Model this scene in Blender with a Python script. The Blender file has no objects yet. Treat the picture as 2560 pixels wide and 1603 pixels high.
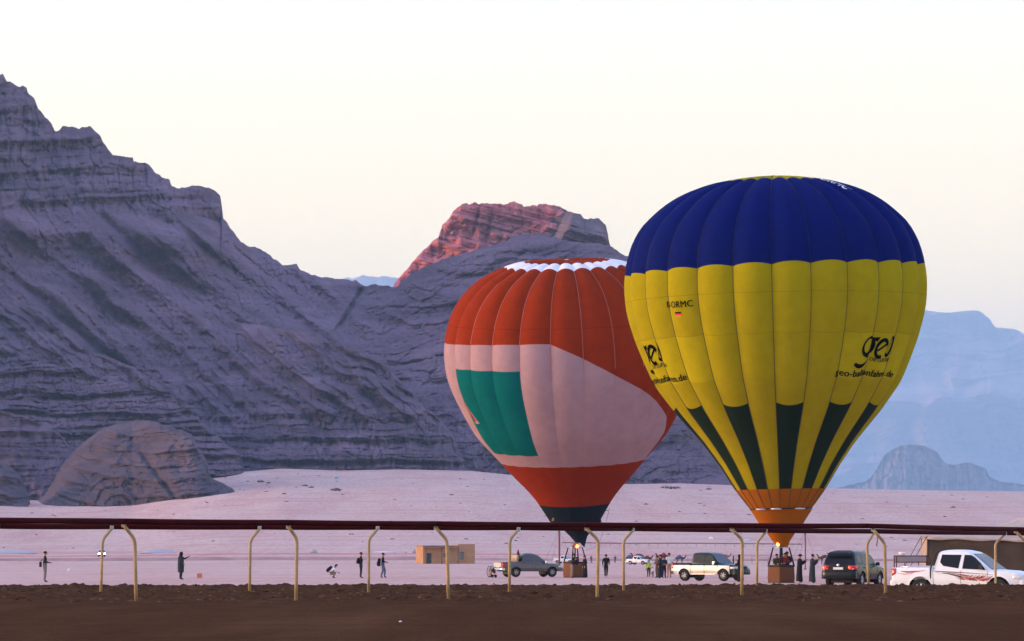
import bpy, bmesh, math, random
import numpy as np
from mathutils import Vector, Matrix

random.seed(7)
sc = bpy.context.scene
COL = sc.collection

# ---------------------------------------------------------------- camera
F = 11500.0            # focal length in pixels of the 2560 px wide photograph
W0, H0 = 2560.0, 1603.0
CAM = Vector((0.0, 0.0, 1.5))
HOR = 1393.0           # photograph row of the horizon
PITCH = math.atan((HOR - H0 / 2) / F)
cam_d = bpy.data.cameras.new('camera')
cam_d.sensor_width = 36.0
cam_d.lens = 36.0 * F / W0
cam_d.clip_start = 0.5
cam_d.clip_end = 90000.0
cam = bpy.data.objects.new('camera', cam_d)
cam.location = CAM
cam.rotation_euler = (math.radians(90) + PITCH, 0, 0)
COL.objects.link(cam)
sc.camera = cam

# ---------------------------------------------------------------- sky, sun, exposure
SUN_EL, SUN_AZ = math.radians(7.0), math.radians(-88.0)   # low, from the left and square to the view
world = bpy.data.worlds.new('World')
sc.world = world
world.use_nodes = True
wn = world.node_tree
for n in list(wn.nodes):
    wn.nodes.remove(n)
w_out = wn.nodes.new('ShaderNodeOutputWorld')
w_bg = wn.nodes.new('ShaderNodeBackground')
w_sky = wn.nodes.new('ShaderNodeTexSky')
w_sky.sky_type = 'NISHITA'
w_sky.sun_disc = False
w_sky.sun_elevation = SUN_EL
w_sky.sun_rotation = SUN_AZ
w_sky.altitude = 900
w_sky.air_density = 1.0
w_sky.dust_density = 3.5
w_sky.ozone_density = 1.0
w_bg.inputs['Strength'].default_value = 0.10
w_wb = wn.nodes.new('ShaderNodeMix')          # white balance of the photograph
w_wb.data_type = 'RGBA'; w_wb.blend_type = 'MULTIPLY'
w_wb.inputs[0].default_value = 1.0
w_wb.inputs[7].default_value = (1.06, 0.95, 0.90, 1)
wn.links.new(w_sky.outputs[0], w_wb.inputs[6])
w_veil = wn.nodes.new('ShaderNodeMix')        # thin high haze over the whole sky
w_veil.data_type = 'RGBA'; w_veil.blend_type = 'ADD'
w_veil.inputs[0].default_value = 1.0
w_tc = wn.nodes.new('ShaderNodeTexCoord')
w_sep = wn.nodes.new('ShaderNodeSeparateXYZ')
wn.links.new(w_tc.outputs['Generated'], w_sep.inputs[0])
w_rp = wn.nodes.new('ShaderNodeValToRGB')
for k_, (p_, c_) in enumerate([(0.0, (3.7, 2.15, 0.0)), (0.06, (3.2, 1.85, 0.1)), (0.14, (1.65, 1.33, 1.22)), (0.4, (1.25, 1.45, 2.7)), (1.0, (1.2, 1.55, 3.4))]):
    e_ = w_rp.color_ramp.elements[k_] if k_ < 2 else w_rp.color_ramp.elements.new(p_)
    e_.position = p_; e_.color = (*c_, 1)
w_rp.color_ramp.elements[0].position = 0.0
wn.links.new(w_sep.outputs['Z'], w_rp.inputs[0])
wn.links.new(w_rp.outputs[0], w_veil.inputs[7])
wn.links.new(w_wb.outputs[2], w_veil.inputs[6])
wn.links.new(w_veil.outputs[2], w_bg.inputs['Color'])
wn.links.new(w_bg.outputs[0], w_out.inputs['Surface'])

sun_d = bpy.data.lights.new('sun', 'SUN')
sun_d.energy = 0.95
sun_d.angle = math.radians(24)
sun_d.color = (1.0, 0.62, 0.38)
sun = bpy.data.objects.new('sun', sun_d)
sdir = Vector((math.sin(SUN_AZ) * math.cos(SUN_EL), math.cos(SUN_AZ) * math.cos(SUN_EL), math.sin(SUN_EL)))
sun.rotation_euler = (-sdir).to_track_quat('-Z', 'Y').to_euler()
sun.location = (-60, 40, 60)
COL.objects.link(sun)

sc.view_settings.view_transform = 'Standard'
sc.view_settings.look = 'None'
sc.view_settings.exposure = 1.9
sc.view_settings.gamma = 1.0
sc.view_settings.use_curve_mapping = False
sc.cycles.max_bounces = 6
sc.cycles.volume_bounces = 2
sc.cycles.transparent_max_bounces = 8
sc.cycles.use_denoising = True

# ---------------------------------------------------------------- helpers
def px(x, y, D):
    """point seen at pixel (x, y) of the photograph at ground distance D (metres along +Y)"""
    v = (H0 / 2 - y) / F
    u = (x - W0 / 2) / F
    c, s = math.cos(PITCH), math.sin(PITCH)
    dy, dz = c - v * s, s + v * c
    k = D / dy
    return Vector((u * k, D, CAM.z + dz * k))

def pxn(x, y, D):
    v = (H0 / 2 - y) / F
    u = (x - W0 / 2) / F
    c, s = math.cos(PITCH), math.sin(PITCH)
    dy, dz = c - v * s, s + v * c
    k = D / dy
    return u * k, D + 0 * u, CAM.z + dz * k

def ground_D(y, z=0.0):
    """distance at which flat ground of height z is seen at row y"""
    return px(0, y, 1.0).z - CAM.z and (z - CAM.z) / (px(0, y, 1.0).z - CAM.z)

_rng = np.random.RandomState(11)
_P = _rng.permutation(512).astype(np.int64)
_P = np.concatenate([_P, _P, _P])
_G = _rng.normal(size=(512, 3)); _G /= np.linalg.norm(_G, axis=1)[:, None]

def perlin(x, y, z=0.0):
    x, y, z = np.broadcast_arrays(np.asarray(x, float), np.asarray(y, float), np.asarray(z, float))
    xi, yi, zi = np.floor(x).astype(np.int64), np.floor(y).astype(np.int64), np.floor(z).astype(np.int64)
    xf, yf, zf = x - xi, y - yi, z - zi
    f = lambda t: t * t * t * (t * (t * 6 - 15) + 10)
    u, v, w = f(xf), f(yf), f(zf)
    out = np.zeros_like(xf)
    for a in (0, 1):
        for b in (0, 1):
            for c in (0, 1):
                h = _P[_P[_P[(xi + a) & 511] + ((yi + b) & 511)] + ((zi + c) & 511)]
                g = _G[h]
                d = g[..., 0] * (xf - a) + g[..., 1] * (yf - b) + g[..., 2] * (zf - c)
                out += d * (u if a else 1 - u) * (v if b else 1 - v) * (w if c else 1 - w)
    return out * 1.5

def fbm(x, y, z=0.0, o=4, g=0.5):
    s, a, t = 0, 1.0, 0.0
    for i in range(o):
        s = s + a * perlin(x * 2 ** i + 17.3 * i, y * 2 ** i - 9.1 * i, np.asarray(z) + 3.7 * i)
        t += a; a *= g
    return s / t

def ridged(x, y, z=0.0, o=3, g=0.5):
    s, a, t = 0, 1.0, 0.0
    for i in range(o):
        s = s + a * (1 - 2 * np.abs(perlin(x * 2 ** i + 7.7 * i, y * 2 ** i + 3.1 * i, np.asarray(z) + 5.3 * i)))
        t += a; a *= g
    return s / t

def sstep(a, b, x):
    t = np.clip((x - a) / (b - a), 0, 1)
    return t * t * (3 - 2 * t)

def tag(o, label=None, cat=None, group=None, kind=None):
    if label: o['label'] = label
    if cat: o['category'] = cat
    if group: o['group'] = group
    if kind: o['kind'] = kind
    return o

def empty(name, loc=(0, 0, 0), rz=0.0, label=None, cat=None, group=None):
    o = bpy.data.objects.new(name, None)
    o.empty_display_size = 0.3
    o.location = loc
    o.rotation_euler = (0, 0, rz)
    COL.objects.link(o)
    return tag(o, label, cat, group)

def link_mesh(name, me, parent=None):
    o = bpy.data.objects.new(name, me)
    COL.objects.link(o)
    if parent is not None:
        o.parent = parent
    return o

def grid_mesh(name, X, Y, Z, mats, parent=None, smooth=True, mi=None, wrap=False):
    n, m = X.shape
    co = np.stack([X, Y, Z], -1).reshape(-1, 3)
    i = np.arange(n - 1)[:, None]; jn = m if wrap else m - 1
    j = np.arange(jn)[None, :]
    j2 = (j + 1) % m
    f = np.stack([i * m + j, i * m + j2, (i + 1) * m + j2, (i + 1) * m + j], -1).reshape(-1, 4)
    me = bpy.data.meshes.new(name)
    me.vertices.add(len(co)); me.vertices.foreach_set('co', co.ravel())
    me.loops.add(f.size); me.loops.foreach_set('vertex_index', f.ravel().astype(np.int32))
    me.polygons.add(len(f)); me.polygons.foreach_set('loop_start', (np.arange(len(f)) * 4).astype(np.int32))
    me.polygons.foreach_set('loop_total', np.full(len(f), 4, np.int32))
    me.polygons.foreach_set('use_smooth', np.full(len(f), smooth))
    if mi is not None:
        me.polygons.foreach_set('material_index', mi.ravel().astype(np.int32))
    for mt in (mats if isinstance(mats, (list, tuple)) else [mats]):
        me.materials.append(mt)
    me.update(calc_edges=True)
    me.validate()
    return link_mesh(name, me, parent)

# ---- node material helper
class NM:
    def __init__(s, name, rough=0.8, spec=0.3):
        s.m = bpy.data.materials.new(name); s.m.use_nodes = True
        s.t = s.m.node_tree
        s.b = s.t.nodes['Principled BSDF']
        s.b.inputs['Roughness'].default_value = rough
        s.b.inputs['Specular IOR Level'].default_value = spec
        s.tc = None
    def n(s, typ, **kw):
        nd = s.t.nodes.new(typ)
        for k, v in kw.items():
            if k[0] == 'i' and k[1:].isdigit():
                nd.inputs[int(k[1:])].default_value = v
            elif hasattr(nd, k):
                setattr(nd, k, v)
            else:
                nd.inputs[k.replace('_', ' ')].default_value = v
        return nd
    def l(s, a, b): s.t.links.new(a, b)
    def coord(s, scale=(1, 1, 1), kind='Object'):
        if s.tc is None: s.tc = s.n('ShaderNodeTexCoord')
        mp = s.n('ShaderNodeMapping'); mp.inputs['Scale'].default_value = scale
        s.l(s.tc.outputs[kind], mp.inputs['Vector'])
        return mp.outputs[0]
    def noise(s, scale=1.0, detail=4, rough=0.55, vec=None, vscale=(1, 1, 1), dist=0.0):
        nd = s.n('ShaderNodeTexNoise')
        nd.inputs['Scale'].default_value = scale; nd.inputs['Detail'].default_value = detail
        nd.inputs['Roughness'].default_value = rough; nd.inputs['Distortion'].default_value = dist
        s.l(vec if vec is not None else s.coord(vscale), nd.inputs['Vector'])
        return nd.outputs['Fac']
    def ramp(s, fac, stops):
        r = s.n('ShaderNodeValToRGB')
        e = r.color_ramp.elements
        while len(e) < len(stops): e.new(0.5)
        for k, (p, c) in enumerate(stops):
            e[k].position = p
            e[k].color = (c, c, c, 1) if isinstance(c, (int, float)) else (*c[:3], 1)
        s.l(fac, r.inputs[0])
        return r.outputs[0]
    def mix(s, fac, a, b, mode='MIX'):
        m = s.n('ShaderNodeMix', data_type='RGBA', blend_type=mode)
        for inp, v in ((m.inputs[0], fac), (m.inputs[6], a), (m.inputs[7], b)):
            if isinstance(v, bpy.types.NodeSocket): s.l(v, inp)
            elif isinstance(v, (int, float)) and inp.type == 'VALUE': inp.default_value = v
            else: inp.default_value = (*v[:3], 1) if not isinstance(v, (int, float)) else (v, v, v, 1)
        return m.outputs[2]
    def color(s, c):
        if isinstance(c, bpy.types.NodeSocket): s.l(c, s.b.inputs['Base Color'])
        else: s.b.inputs['Base Color'].default_value = (*c[:3], 1)
        return s
    def bump(s, h, strength=0.3, dist=0.02, prev=None):
        b = s.n('ShaderNodeBump'); b.inputs['Strength'].default_value = strength
        b.inputs['Distance'].default_value = dist
        s.l(h, b.inputs['Height'])
        if prev is not None: s.l(prev, b.inputs['Normal'])
        s.l(b.outputs[0], s.b.inputs['Normal'])
        return b.outputs[0]

def simple(name, c, rough=0.6, spec=0.3, var=0.12, scale=8.0, metal=0.0, coat=0.0, bump=0.0):
    """a plain paint / cloth / metal with slight procedural unevenness"""
    m = NM(name, rough, spec)
    nz = m.noise(scale, 4)
    lo = tuple(v * (1 - var) for v in c); hi = tuple(min(1, v * (1 + var)) for v in c)
    m.color(m.ramp(nz, [(0.3, lo), (0.7, hi)]))
    m.b.inputs['Metallic'].default_value = metal
    if coat:
        m.b.inputs['Coat Weight'].default_value = coat
        m.b.inputs['Coat Roughness'].default_value = 0.08
    if bump:
        m.bump(m.noise(scale * 4, 3), bump, 0.01)
    return m.m

def emit(name, c, s):
    m = NM(name)
    m.color(c)
    m.b.inputs['Emission Color'].default_value = (*c, 1)
    m.b.inputs['Emission Strength'].default_value = s
    return m.m
# ---------------------------------------------------------------- the setting: plain, track, mountains, haze
def m_sand():
    m = NM('desert_sand', 0.95, 0.05)
    big = m.noise(0.004, 5, 0.6, vscale=(1, 0.25, 1))
    mid = m.noise(0.05, 6, 0.7, vscale=(1, 0.10, 1))
    fine = m.noise(0.9, 5, 0.7, vscale=(1, 0.15, 1))
    c1 = m.ramp(big, [(0.3, (0.440, 0.278, 0.234)), (0.5, (0.497, 0.319, 0.263)), (0.7, (0.522, 0.368, 0.314))])
    c2 = m.ramp(mid, [(0.30, (0.380, 0.145, 0.133)), (0.45, (0.504, 0.312, 0.269)), (0.62, (0.572, 0.451, 0.393)), (0.72, (0.491, 0.255, 0.220))])
    c3 = m.ramp(fine, [(0.3, (0.352, 0.170, 0.147)), (0.5, (0.505, 0.323, 0.271)), (0.7, (0.602, 0.447, 0.395))])
    c = m.mix(0.6, c1, c2)
    c = m.mix(0.5, c, c3)
    # wheel tracks and trodden lines across the flat
    tr = m.noise(1.0, 4, 0.55, vscale=(0.03, 0.30, 1), dist=0.5)
    trf = m.ramp(tr, [(0.34, 0.32), (0.42, 0.0)])
    c = m.mix(trf, c, (0.269, 0.155, 0.131))
    tr2 = m.noise(1.0, 3, 0.5, vscale=(0.004, 0.05, 1), dist=0.3)
    c = m.mix(m.ramp(tr2, [(0.36, 0.45), (0.44, 0.0)]), c, (0.407, 0.196, 0.168))
    # small dark scrub specks far out on the slope
    sp = m.n('ShaderNodeTexVoronoi'); sp.inputs['Scale'].default_value = 0.11
    m.l(m.coord((1, 0.5, 1)), sp.inputs['Vector'])
    spf = m.ramp(sp.outputs['Distance'], [(0.05, 0.25), (0.10, 0.0)])
    c = m.mix(spf, c, (0.244, 0.180, 0.146))
    m.color(c)
    m.bump(m.noise(2.0, 4), 0.4, 0.05)
    return m.m

def m_dirt():
    m = NM('track_dirt', 1.0, 0.0)
    big = m.noise(0.5, 6, 0.65, vscale=(1, 0.10, 1))
    mid = m.noise(2.4, 6, 0.7, vscale=(1, 0.12, 1.5), dist=0.3)
    fine = m.noise(9.0, 4, 0.7, vscale=(1, 0.3, 1))
    c1 = m.ramp(big, [(0.3, (0.0500, 0.0248, 0.0133)), (0.5, (0.0720, 0.0350, 0.0185)), (0.7, (0.1150, 0.0570, 0.0296))])
    c2 = m.ramp(mid, [(0.30, (0.0240, 0.0120, 0.0067)), (0.42, (0.0600, 0.0294, 0.0163)), (0.58, (0.0800, 0.0396, 0.0207)), (0.74, (0.1700, 0.0874, 0.0459))])
    c3 = m.ramp(fine, [(0.3, (0.0400, 0.0202, 0.0111)), (0.6, (0.0780, 0.0386, 0.0207)), (0.8, (0.1400, 0.0736, 0.0400))])
    # harrowed strip close by is finer and more even than the churned far side
    sep = m.n('ShaderNodeSeparateXYZ'); m.l(m.coord(), sep.inputs[0])
    mr = m.n('ShaderNodeMapRange'); mr.inputs['From Min'].default_value = 60; mr.inputs['From Max'].default_value = 82; mr.inputs['To Min'].default_value = 0.12; mr.inputs['To Max'].default_value = 0.85
    m.l(sep.outputs['Y'], mr.inputs[0])
    c = m.mix(mr.outputs[0], c1, c2)
    rake = m.noise(1.0, 3, 0.6, vscale=(0.02, 1.6, 1))
    c = m.mix(m.ramp(rake, [(0.40, 0.45), (0.55, 0.0)]), c, (0.0500, 0.0230, 0.0133))
    c = m.mix(0.25, c, c3)
    m.color(c)
    m.bump(m.noise(7.0, 5, 0.7), 0.9, 0.06)
    return m.m

def m_rock(name, lo, mid, hi, sc_=1.0, zs=1.0):
    m = NM(name, 0.92, 0.12)
    big = m.noise(0.018 * sc_, 6, 0.6)
    st = m.noise(0.11 * sc_ * zs, 5, 0.65, vscale=(0.12, 0.12, 1.0), dist=0.4)
    fine = m.noise(0.35 * sc_, 5, 0.7)
    mid = tuple(0.5 * a + 0.25 * (b + c) for a, b, c in zip(mid, lo, hi))
    c1 = m.ramp(big, [(0.3, lo), (0.5, mid), (0.72, hi)])
    c2 = m.ramp(st, [(0.34, lo), (0.5, mid), (0.66, hi)])
    c3 = m.ramp(fine, [(0.3, lo), (0.52, mid), (0.72, hi)])
    m.color(m.mix(0.3, m.mix(0.35, c1, c2), c3))
    b = m.bump(m.noise(0.5 * sc_, 7, 0.75, vscale=(1, 1, 1.6)), 1.0, 3.0 / sc_)
    return m.m

M_SAND, M_DIRT = m_sand(), m_dirt()
M_ROCK = m_rock('sandstone_dark', (0.050, 0.029, 0.042), (0.155, 0.093, 0.132), (0.37, 0.238, 0.33))
M_ROCK_PALE = m_rock('sandstone_pale', (0.060, 0.040, 0.054), (0.130, 0.089, 0.118), (0.215, 0.152, 0.195))
M_ROCK_RED = m_rock('sandstone_red', (0.30, 0.09, 0.085), (0.46, 0.12, 0.11), (0.58, 0.20, 0.17), 0.7)
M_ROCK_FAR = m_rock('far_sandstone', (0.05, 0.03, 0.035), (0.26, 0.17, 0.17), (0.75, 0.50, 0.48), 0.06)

# ---- the plain: one sheet from behind the camera to beyond the farthest mountain
CREST_X = [-1500, -300, 0, 110, 330, 420, 500, 560, 700, 850, 1000, 1180, 1400, 1560, 1700, 1820, 2060, 2300, 2560, 3000, 4000]
CREST_Y = [1236, 1232, 1232, 1237, 1228, 1208, 1192, 1184, 1172, 1177, 1174, 1178, 1200, 1211, 1209, 1213, 1221, 1226, 1229, 1232, 1236]
D_FLAT, D_CREST = 1000.0, 2000.0

def ground_z(X, Y):
    Yc = np.maximum(Y, 1.0)
    xp = W0 / 2 + F * X / Yc
    yc = np.interp(xp, CREST_X, CREST_Y)
    zc = CAM.z + (HOR - yc) / F * D_CREST
    t = np.clip((Y - D_FLAT) / (D_CREST - D_FLAT), 0, 1)
    rise = np.where(t < 1, 0.25 * t + 0.75 * t * t * (1.6 - 0.6 * t), 1.0)
    z = zc * rise
    z = z + 1.1 * fbm(X / 120, Y / 160, 0.3, 4) * sstep(1100, 1700, Y)
    z = np.where(Y > D_CREST, zc + (zc * 0 + 25 - zc) * sstep(D_CREST, D_CREST + 900, Y), z)
    z = z + 0.04 * fbm(X / 9, Y / 14, 5.1, 3) * sstep(140, 200, Y)
    return z

# bank on which the race track runs: near the camera, 0.85 m above the plain
TRACK_Z = 0.78
def track_z(X, Y):
    """rough far edge (ridge seen at row ~1457), smooth harrowed track in front"""
    h = TRACK_Z
    edge = 112 + 1.2 * fbm(X / 6, 0.2, 1.0, 3)
    rough = sstep(66, 84, Y)
    n = fbm(X / 1.3, Y / 2.6, 0.0, 5, 0.55)
    cl = np.maximum(fbm(X / 0.45, Y / 0.9, 4.4, 3) - 0.12, 0)
    sharp = -np.minimum(np.abs(perlin(X / 0.9, Y / 2.2, 7.7)), 0.12) / 0.12
    tuft = np.maximum(fbm(X / 0.28, Y / 0.7, 2.4, 3) - 0.18, 0) * sstep(96, 104, Y)
    z = h + rough * (0.06 * n + 0.13 * cl + 0.025 * sharp + 0.10 * tuft) + (1 - rough) * 0.012 * n
    z = z + 0.09 * np.exp(-((Y - 104 - 1.5 * fbm(X / 5, 0, 9, 2)) / 5.0) ** 2) + 0.05 * np.exp(-((Y - 88 - 2 * fbm(X / 8, 0, 2, 2)) / 3.0) ** 2)
    drop = sstep(0, 7, Y - edge)
    return z * (1 - drop) + drop * (-0.25)

tt = np.concatenate([np.linspace(-1.2, -0.26, 24), np.linspace(-0.25, 0.25, 520), np.linspace(0.26, 1.2, 24)])
yy = np.concatenate([np.linspace(-120, 100, 12), np.geomspace(108, 900, 120), np.geomspace(912, 2100, 190), np.geomspace(2150, 35500, 46)])
TT, YY = np.meshgrid(tt, yy)
XX = TT * (np.maximum(YY, 0) * np.where(np.abs(TT) > 0.25, 0.2, 1.0) / np.where(np.abs(TT) > 0.25, 1.0, 1.0) + 600 * 0.6)
XX = np.where(np.abs(TT) > 0.25, np.sign(TT) * (0.25 * (np.maximum(YY, 0) + 360) + (np.abs(TT) - 0.25) * 900), TT * (np.maximum(YY, 0) + 360))
ZZ = ground_z(XX, YY)
ground = grid_mesh('desert_ground', XX, YY, ZZ, M_SAND)
tag(ground, kind='structure')

tx = np.concatenate([np.linspace(-120, -16, 60), np.linspace(-15.8, 15.8, 620), np.linspace(16, 120, 60)])
ty = np.concatenate([np.linspace(-30, 20, 8), np.linspace(24, 66, 40), np.linspace(67, 112, 170), np.linspace(112.4, 124, 30)])
TX, TY = np.meshgrid(tx, ty)
track = grid_mesh('race_track', TX, TY, track_z(TX, TY), M_DIRT)
tag(track, kind='structure')

def track_h(x, y):
    return float(track_z(np.array([[x]]), np.array([[y]]))[0, 0])
def plain_h(x, y):
    return float(ground_z(np.array([[x]]), np.array([[y]]))[0, 0])

# ---- mountains: sheets of rock built at their distance, with a back slope
def rock_mass(name, ridge, base, Db, Dr, nx, ny, relief, mat, prof=1.0, back=260, x_pad=0, edge_noise=3.0, mat_fn=None, mats=None):
    rx = np.array([p[0] for p in ridge], float); ry = np.array([p[1] for p in ridge], float)
    bx = np.array([p[0] for p in base], float); by = np.array([p[1] for p in base], float)
    if rx[0] < -400:
        x = np.concatenate([np.linspace(rx[0], -110, nx // 8), np.linspace(-100, rx[-1], nx - nx // 8)])
    else:
        x = np.linspace(rx[0], rx[-1], nx)
    yr = np.interp(x, rx, ry) + edge_noise * (1.3 * fbm(x / 16, 0.3, 2.0, 4, 0.6) + 0.5 * np.round(2 * perlin(x / 9, 1.7, 0.5)))
    yb = np.interp(x, bx, by)
    yr = np.minimum(yr, yb - 0.5)
    v = np.linspace(0, 1, ny)
    V, Xp = np.meshgrid(v, x, indexing='ij')
    kw0 = max(3, int(nx * 0.035)); ker0 = np.hanning(2 * kw0 + 1); ker0 /= ker0.sum()
    ys = np.minimum(np.convolve(np.pad(yr, kw0, mode='edge'), ker0, mode='valid'), yb - 0.4)
    Yp = yb[None, :] + (ys - yb)[None, :] * V + (yr - ys)[None, :] * sstep(0.72, 1.0, V)
    Dbv = Db(x) if callable(Db) else np.full(nx, float(Db))
    Drv = Dr(x) if callable(Dr) else np.full(nx, float(Dr))
    # depth follows height in metres, not the column's own fraction, so columns stay coherent
    hr = yb - yr
    kw = max(3, int(nx * 0.06)); ker = np.hanning(2 * kw + 1); ker /= ker.sum()
    hs = np.convolve(np.pad(hr, kw, mode='edge'), ker, mode='valid')
    Vs = np.clip((yb[None, :] - Yp) / np.maximum(hs, 5)[None, :], 0, 1.6)
    D = Dbv[None, :] + (Drv - Dbv)[None, :] * Vs ** prof
    rel = relief(Xp, Yp, V)                  # + is towards the camera, in metres
    fade = 1 - 0.65 * sstep(0.93, 1.0, V)
    D = D - 1.9 * rel * fade
    X3, Y3, Z3 = pxn(Xp, Yp, D)
    # back slope
    k = 14
    s = np.linspace(0, 1, k + 1)[1:]
    Xt, Yt, Zt = X3[-1], Y3[-1], Z3[-1]
    Xb = Xt[None, :] + 0 * s[:, None]
    Yb = Yt[None, :] + back * s[:, None]
    Zb = Zt[None, :] * (1 - s[:, None] ** 1.3) + 12 * fbm(Xb / 40, Yb / 40, 1, 3) * (s * (1 - s) * 4)[:, None] - 4 * s[:, None]
    # skirt under the base
    X0, Y0, Z0 = X3[:1], Y3[:1], np.minimum(Z3[:1] - 25, -0.4)
    Xa, Ya, Za = np.vstack([X0, X3, Xb]), np.vstack([Y0, Y3, Yb]), np.vstack([np.maximum(Z0, -0.5), Z3, np.maximum(Zb, -0.5)])
    mi = None
    if mat_fn is not None:
        mi = np.zeros((Xa.shape[0] - 1, nx - 1), int)
        mi[1:ny, :] = mat_fn(Xp[:-1, :-1], Yp[:-1, :-1])
        mi[ny:, :] = mi[ny - 1][None, :]
    o = grid_mesh(name, Xa, Ya, Za, mats or mat, mi=mi)
    tag(o, kind='structure')
    return o

def worley(x, y, seed):
    """(distance to nearest crack, random value of the block) on a jittered lattice"""
    x, y = np.broadcast_arrays(np.asarray(x, float), np.asarray(y, float))
    xi, yi = np.floor(x).astype(np.int64), np.floor(y).astype(np.int64)
    f1 = np.full(x.shape, 9.0); f2 = np.full(x.shape, 9.0); cid = np.zeros(x.shape)
    for a in (-1, 0, 1):
        for b in (-1, 0, 1):
            h = _P[_P[(xi + a + seed * 37) & 511] + ((yi + b) & 511)]
            px_ = xi + a + 0.5 + 0.42 * _G[h][..., 0]; py_ = yi + b + 0.5 + 0.42 * _G[h][..., 1]
            d = np.hypot(x - px_, y - py_)
            nearer = d < f1
            f2 = np.where(nearer, f1, np.minimum(f2, d))
            cid = np.where(nearer, _G[h][..., 2], cid)
            f1 = np.where(nearer, d, f1)
    return f2 - f1, cid

def blocks(x, y, wx, wy, seed, warp=10):
    xw = x + warp * fbm(x / 60, y / 60, seed + 0.3, 2); yw = y + warp * fbm(x / 60, y / 60, seed + 5.3, 2)
    e, c = worley(xw / wx, yw / wy, seed)
    return c * 0.8 + np.minimum(e / 0.22, 1.0) * 0.9

def gullies(x, y, slope, wl, seed, warp=18, o=3):
    """ridges and gullies running down-right; slope(y) = dx/dy of the flow line"""
    q = x - slope(y)
    q = q + warp * fbm(x / 150, y / 150, seed, 3)
    return -ridged(q / wl, y / (wl * 5), seed, o, 0.55)

def strata(x, y, wl, seed, tilt=0.0, warp=10):
    t = (y + tilt * x + warp * fbm(x / 160, y / 90, seed + 4, 3)) / wl
    a = np.abs(perlin(t, x / 420, seed)) * 1.6 + 0.9 * np.abs(perlin(t * 2.3, x / 300, seed + 1)) + 0.45 * np.abs(perlin(t * 5.1, x / 200, seed + 2))
    return a - 0.9

def spur(x, y, pts, w_up, w_dn, amp):
    """a shoulder of rock that stands proud along a line of photo points; soft above, steep below-right"""
    P = np.array(pts, float)
    yl = np.interp(x, P[:, 0], P[:, 1])
    inside = sstep(P[0, 0] - 60, P[0, 0] + 20, x) * (1 - sstep(P[-1, 0] - 10, P[-1, 0] + 30, x))
    d = y - yl          # + is below the line
    return amp * inside * np.where(d < 0, 1 - sstep(0, w_up, -d), 1 - 0 * d) * np.where(d >= 0, 1 - sstep(0, w_dn, d) * 0.0, 1)

def steps(t, sharp=0.62):
    """benches and drops: + (proud) just above each drop, as t grows downwards"""
    f = t - np.floor(t)
    return f - sstep(sharp, 1.0, f)

def cum_slope(knots):
    ky = np.array([k[0] for k in knots], float); kc = np.array([k[1] for k in knots], float)
    gy = np.linspace(0, 1400, 1401)
    gc = np.interp(gy, ky, kc)
    ci = np.concatenate([[0], np.cumsum(0.5 * (gc[1:] + gc[:-1]))])
    return lambda y: np.interp(y, gy, ci)
RIDGE_A = [(-4200, 420), (-2600, 200), (-1200, 90), (-500, 120), (-250, 120), (-60, 175), (-20, 195), (7, 185), (16, 201), (36, 210), (51, 219), (56, 216), (67, 219), (69, 233), (87, 248), (96, 272), (116, 295), (129, 310),  # left end beyond the frame extended to keep these slopes in shade
           (137, 328), (149, 326), (156, 314), (189, 318), (196, 322), (226, 316), (251, 341), (258, 357), (282, 388), (309, 390), (332, 394), (334, 405), (364, 407),
           (380, 419), (386, 432), (407, 443), (424, 452), (429, 466), (451, 470), (491, 463), (535, 474), (551, 490), (552, 510), (554, 543), (567, 554), (577, 574),
           (600, 601), (615, 614), (648, 621), (673, 636), (700, 657), (708, 662), (742, 662), (750, 675), (779, 687), (808, 695), (850, 696), (892, 704), (912, 714),
           (933, 712), (992, 719), (1004, 703), (1028, 683), (1067, 666), (1109, 647), (1153, 636), (1192, 624), (1228, 615), (1258, 605), (1296, 586), (1347, 583),
           (1383, 593), (1407, 599), (1450, 606), (1520, 612), (1541, 627), (1577, 647), (1650, 715), (1730, 820), (1800, 960), (1850, 1100), (1875, 1225)]
BASE_A = [(-4200, 1252), (0, 1252), (330, 1250), (560, 1220), (700, 1182), (1180, 1188), (1400, 1210), (1560, 1222), (1875, 1228)]
flowA = cum_slope([(0, 0.15), (480, 0.18), (540, 0.9), (700, 1.15), (860, 0.9), (1000, 0.45), (1200, 0.12)])

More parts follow.
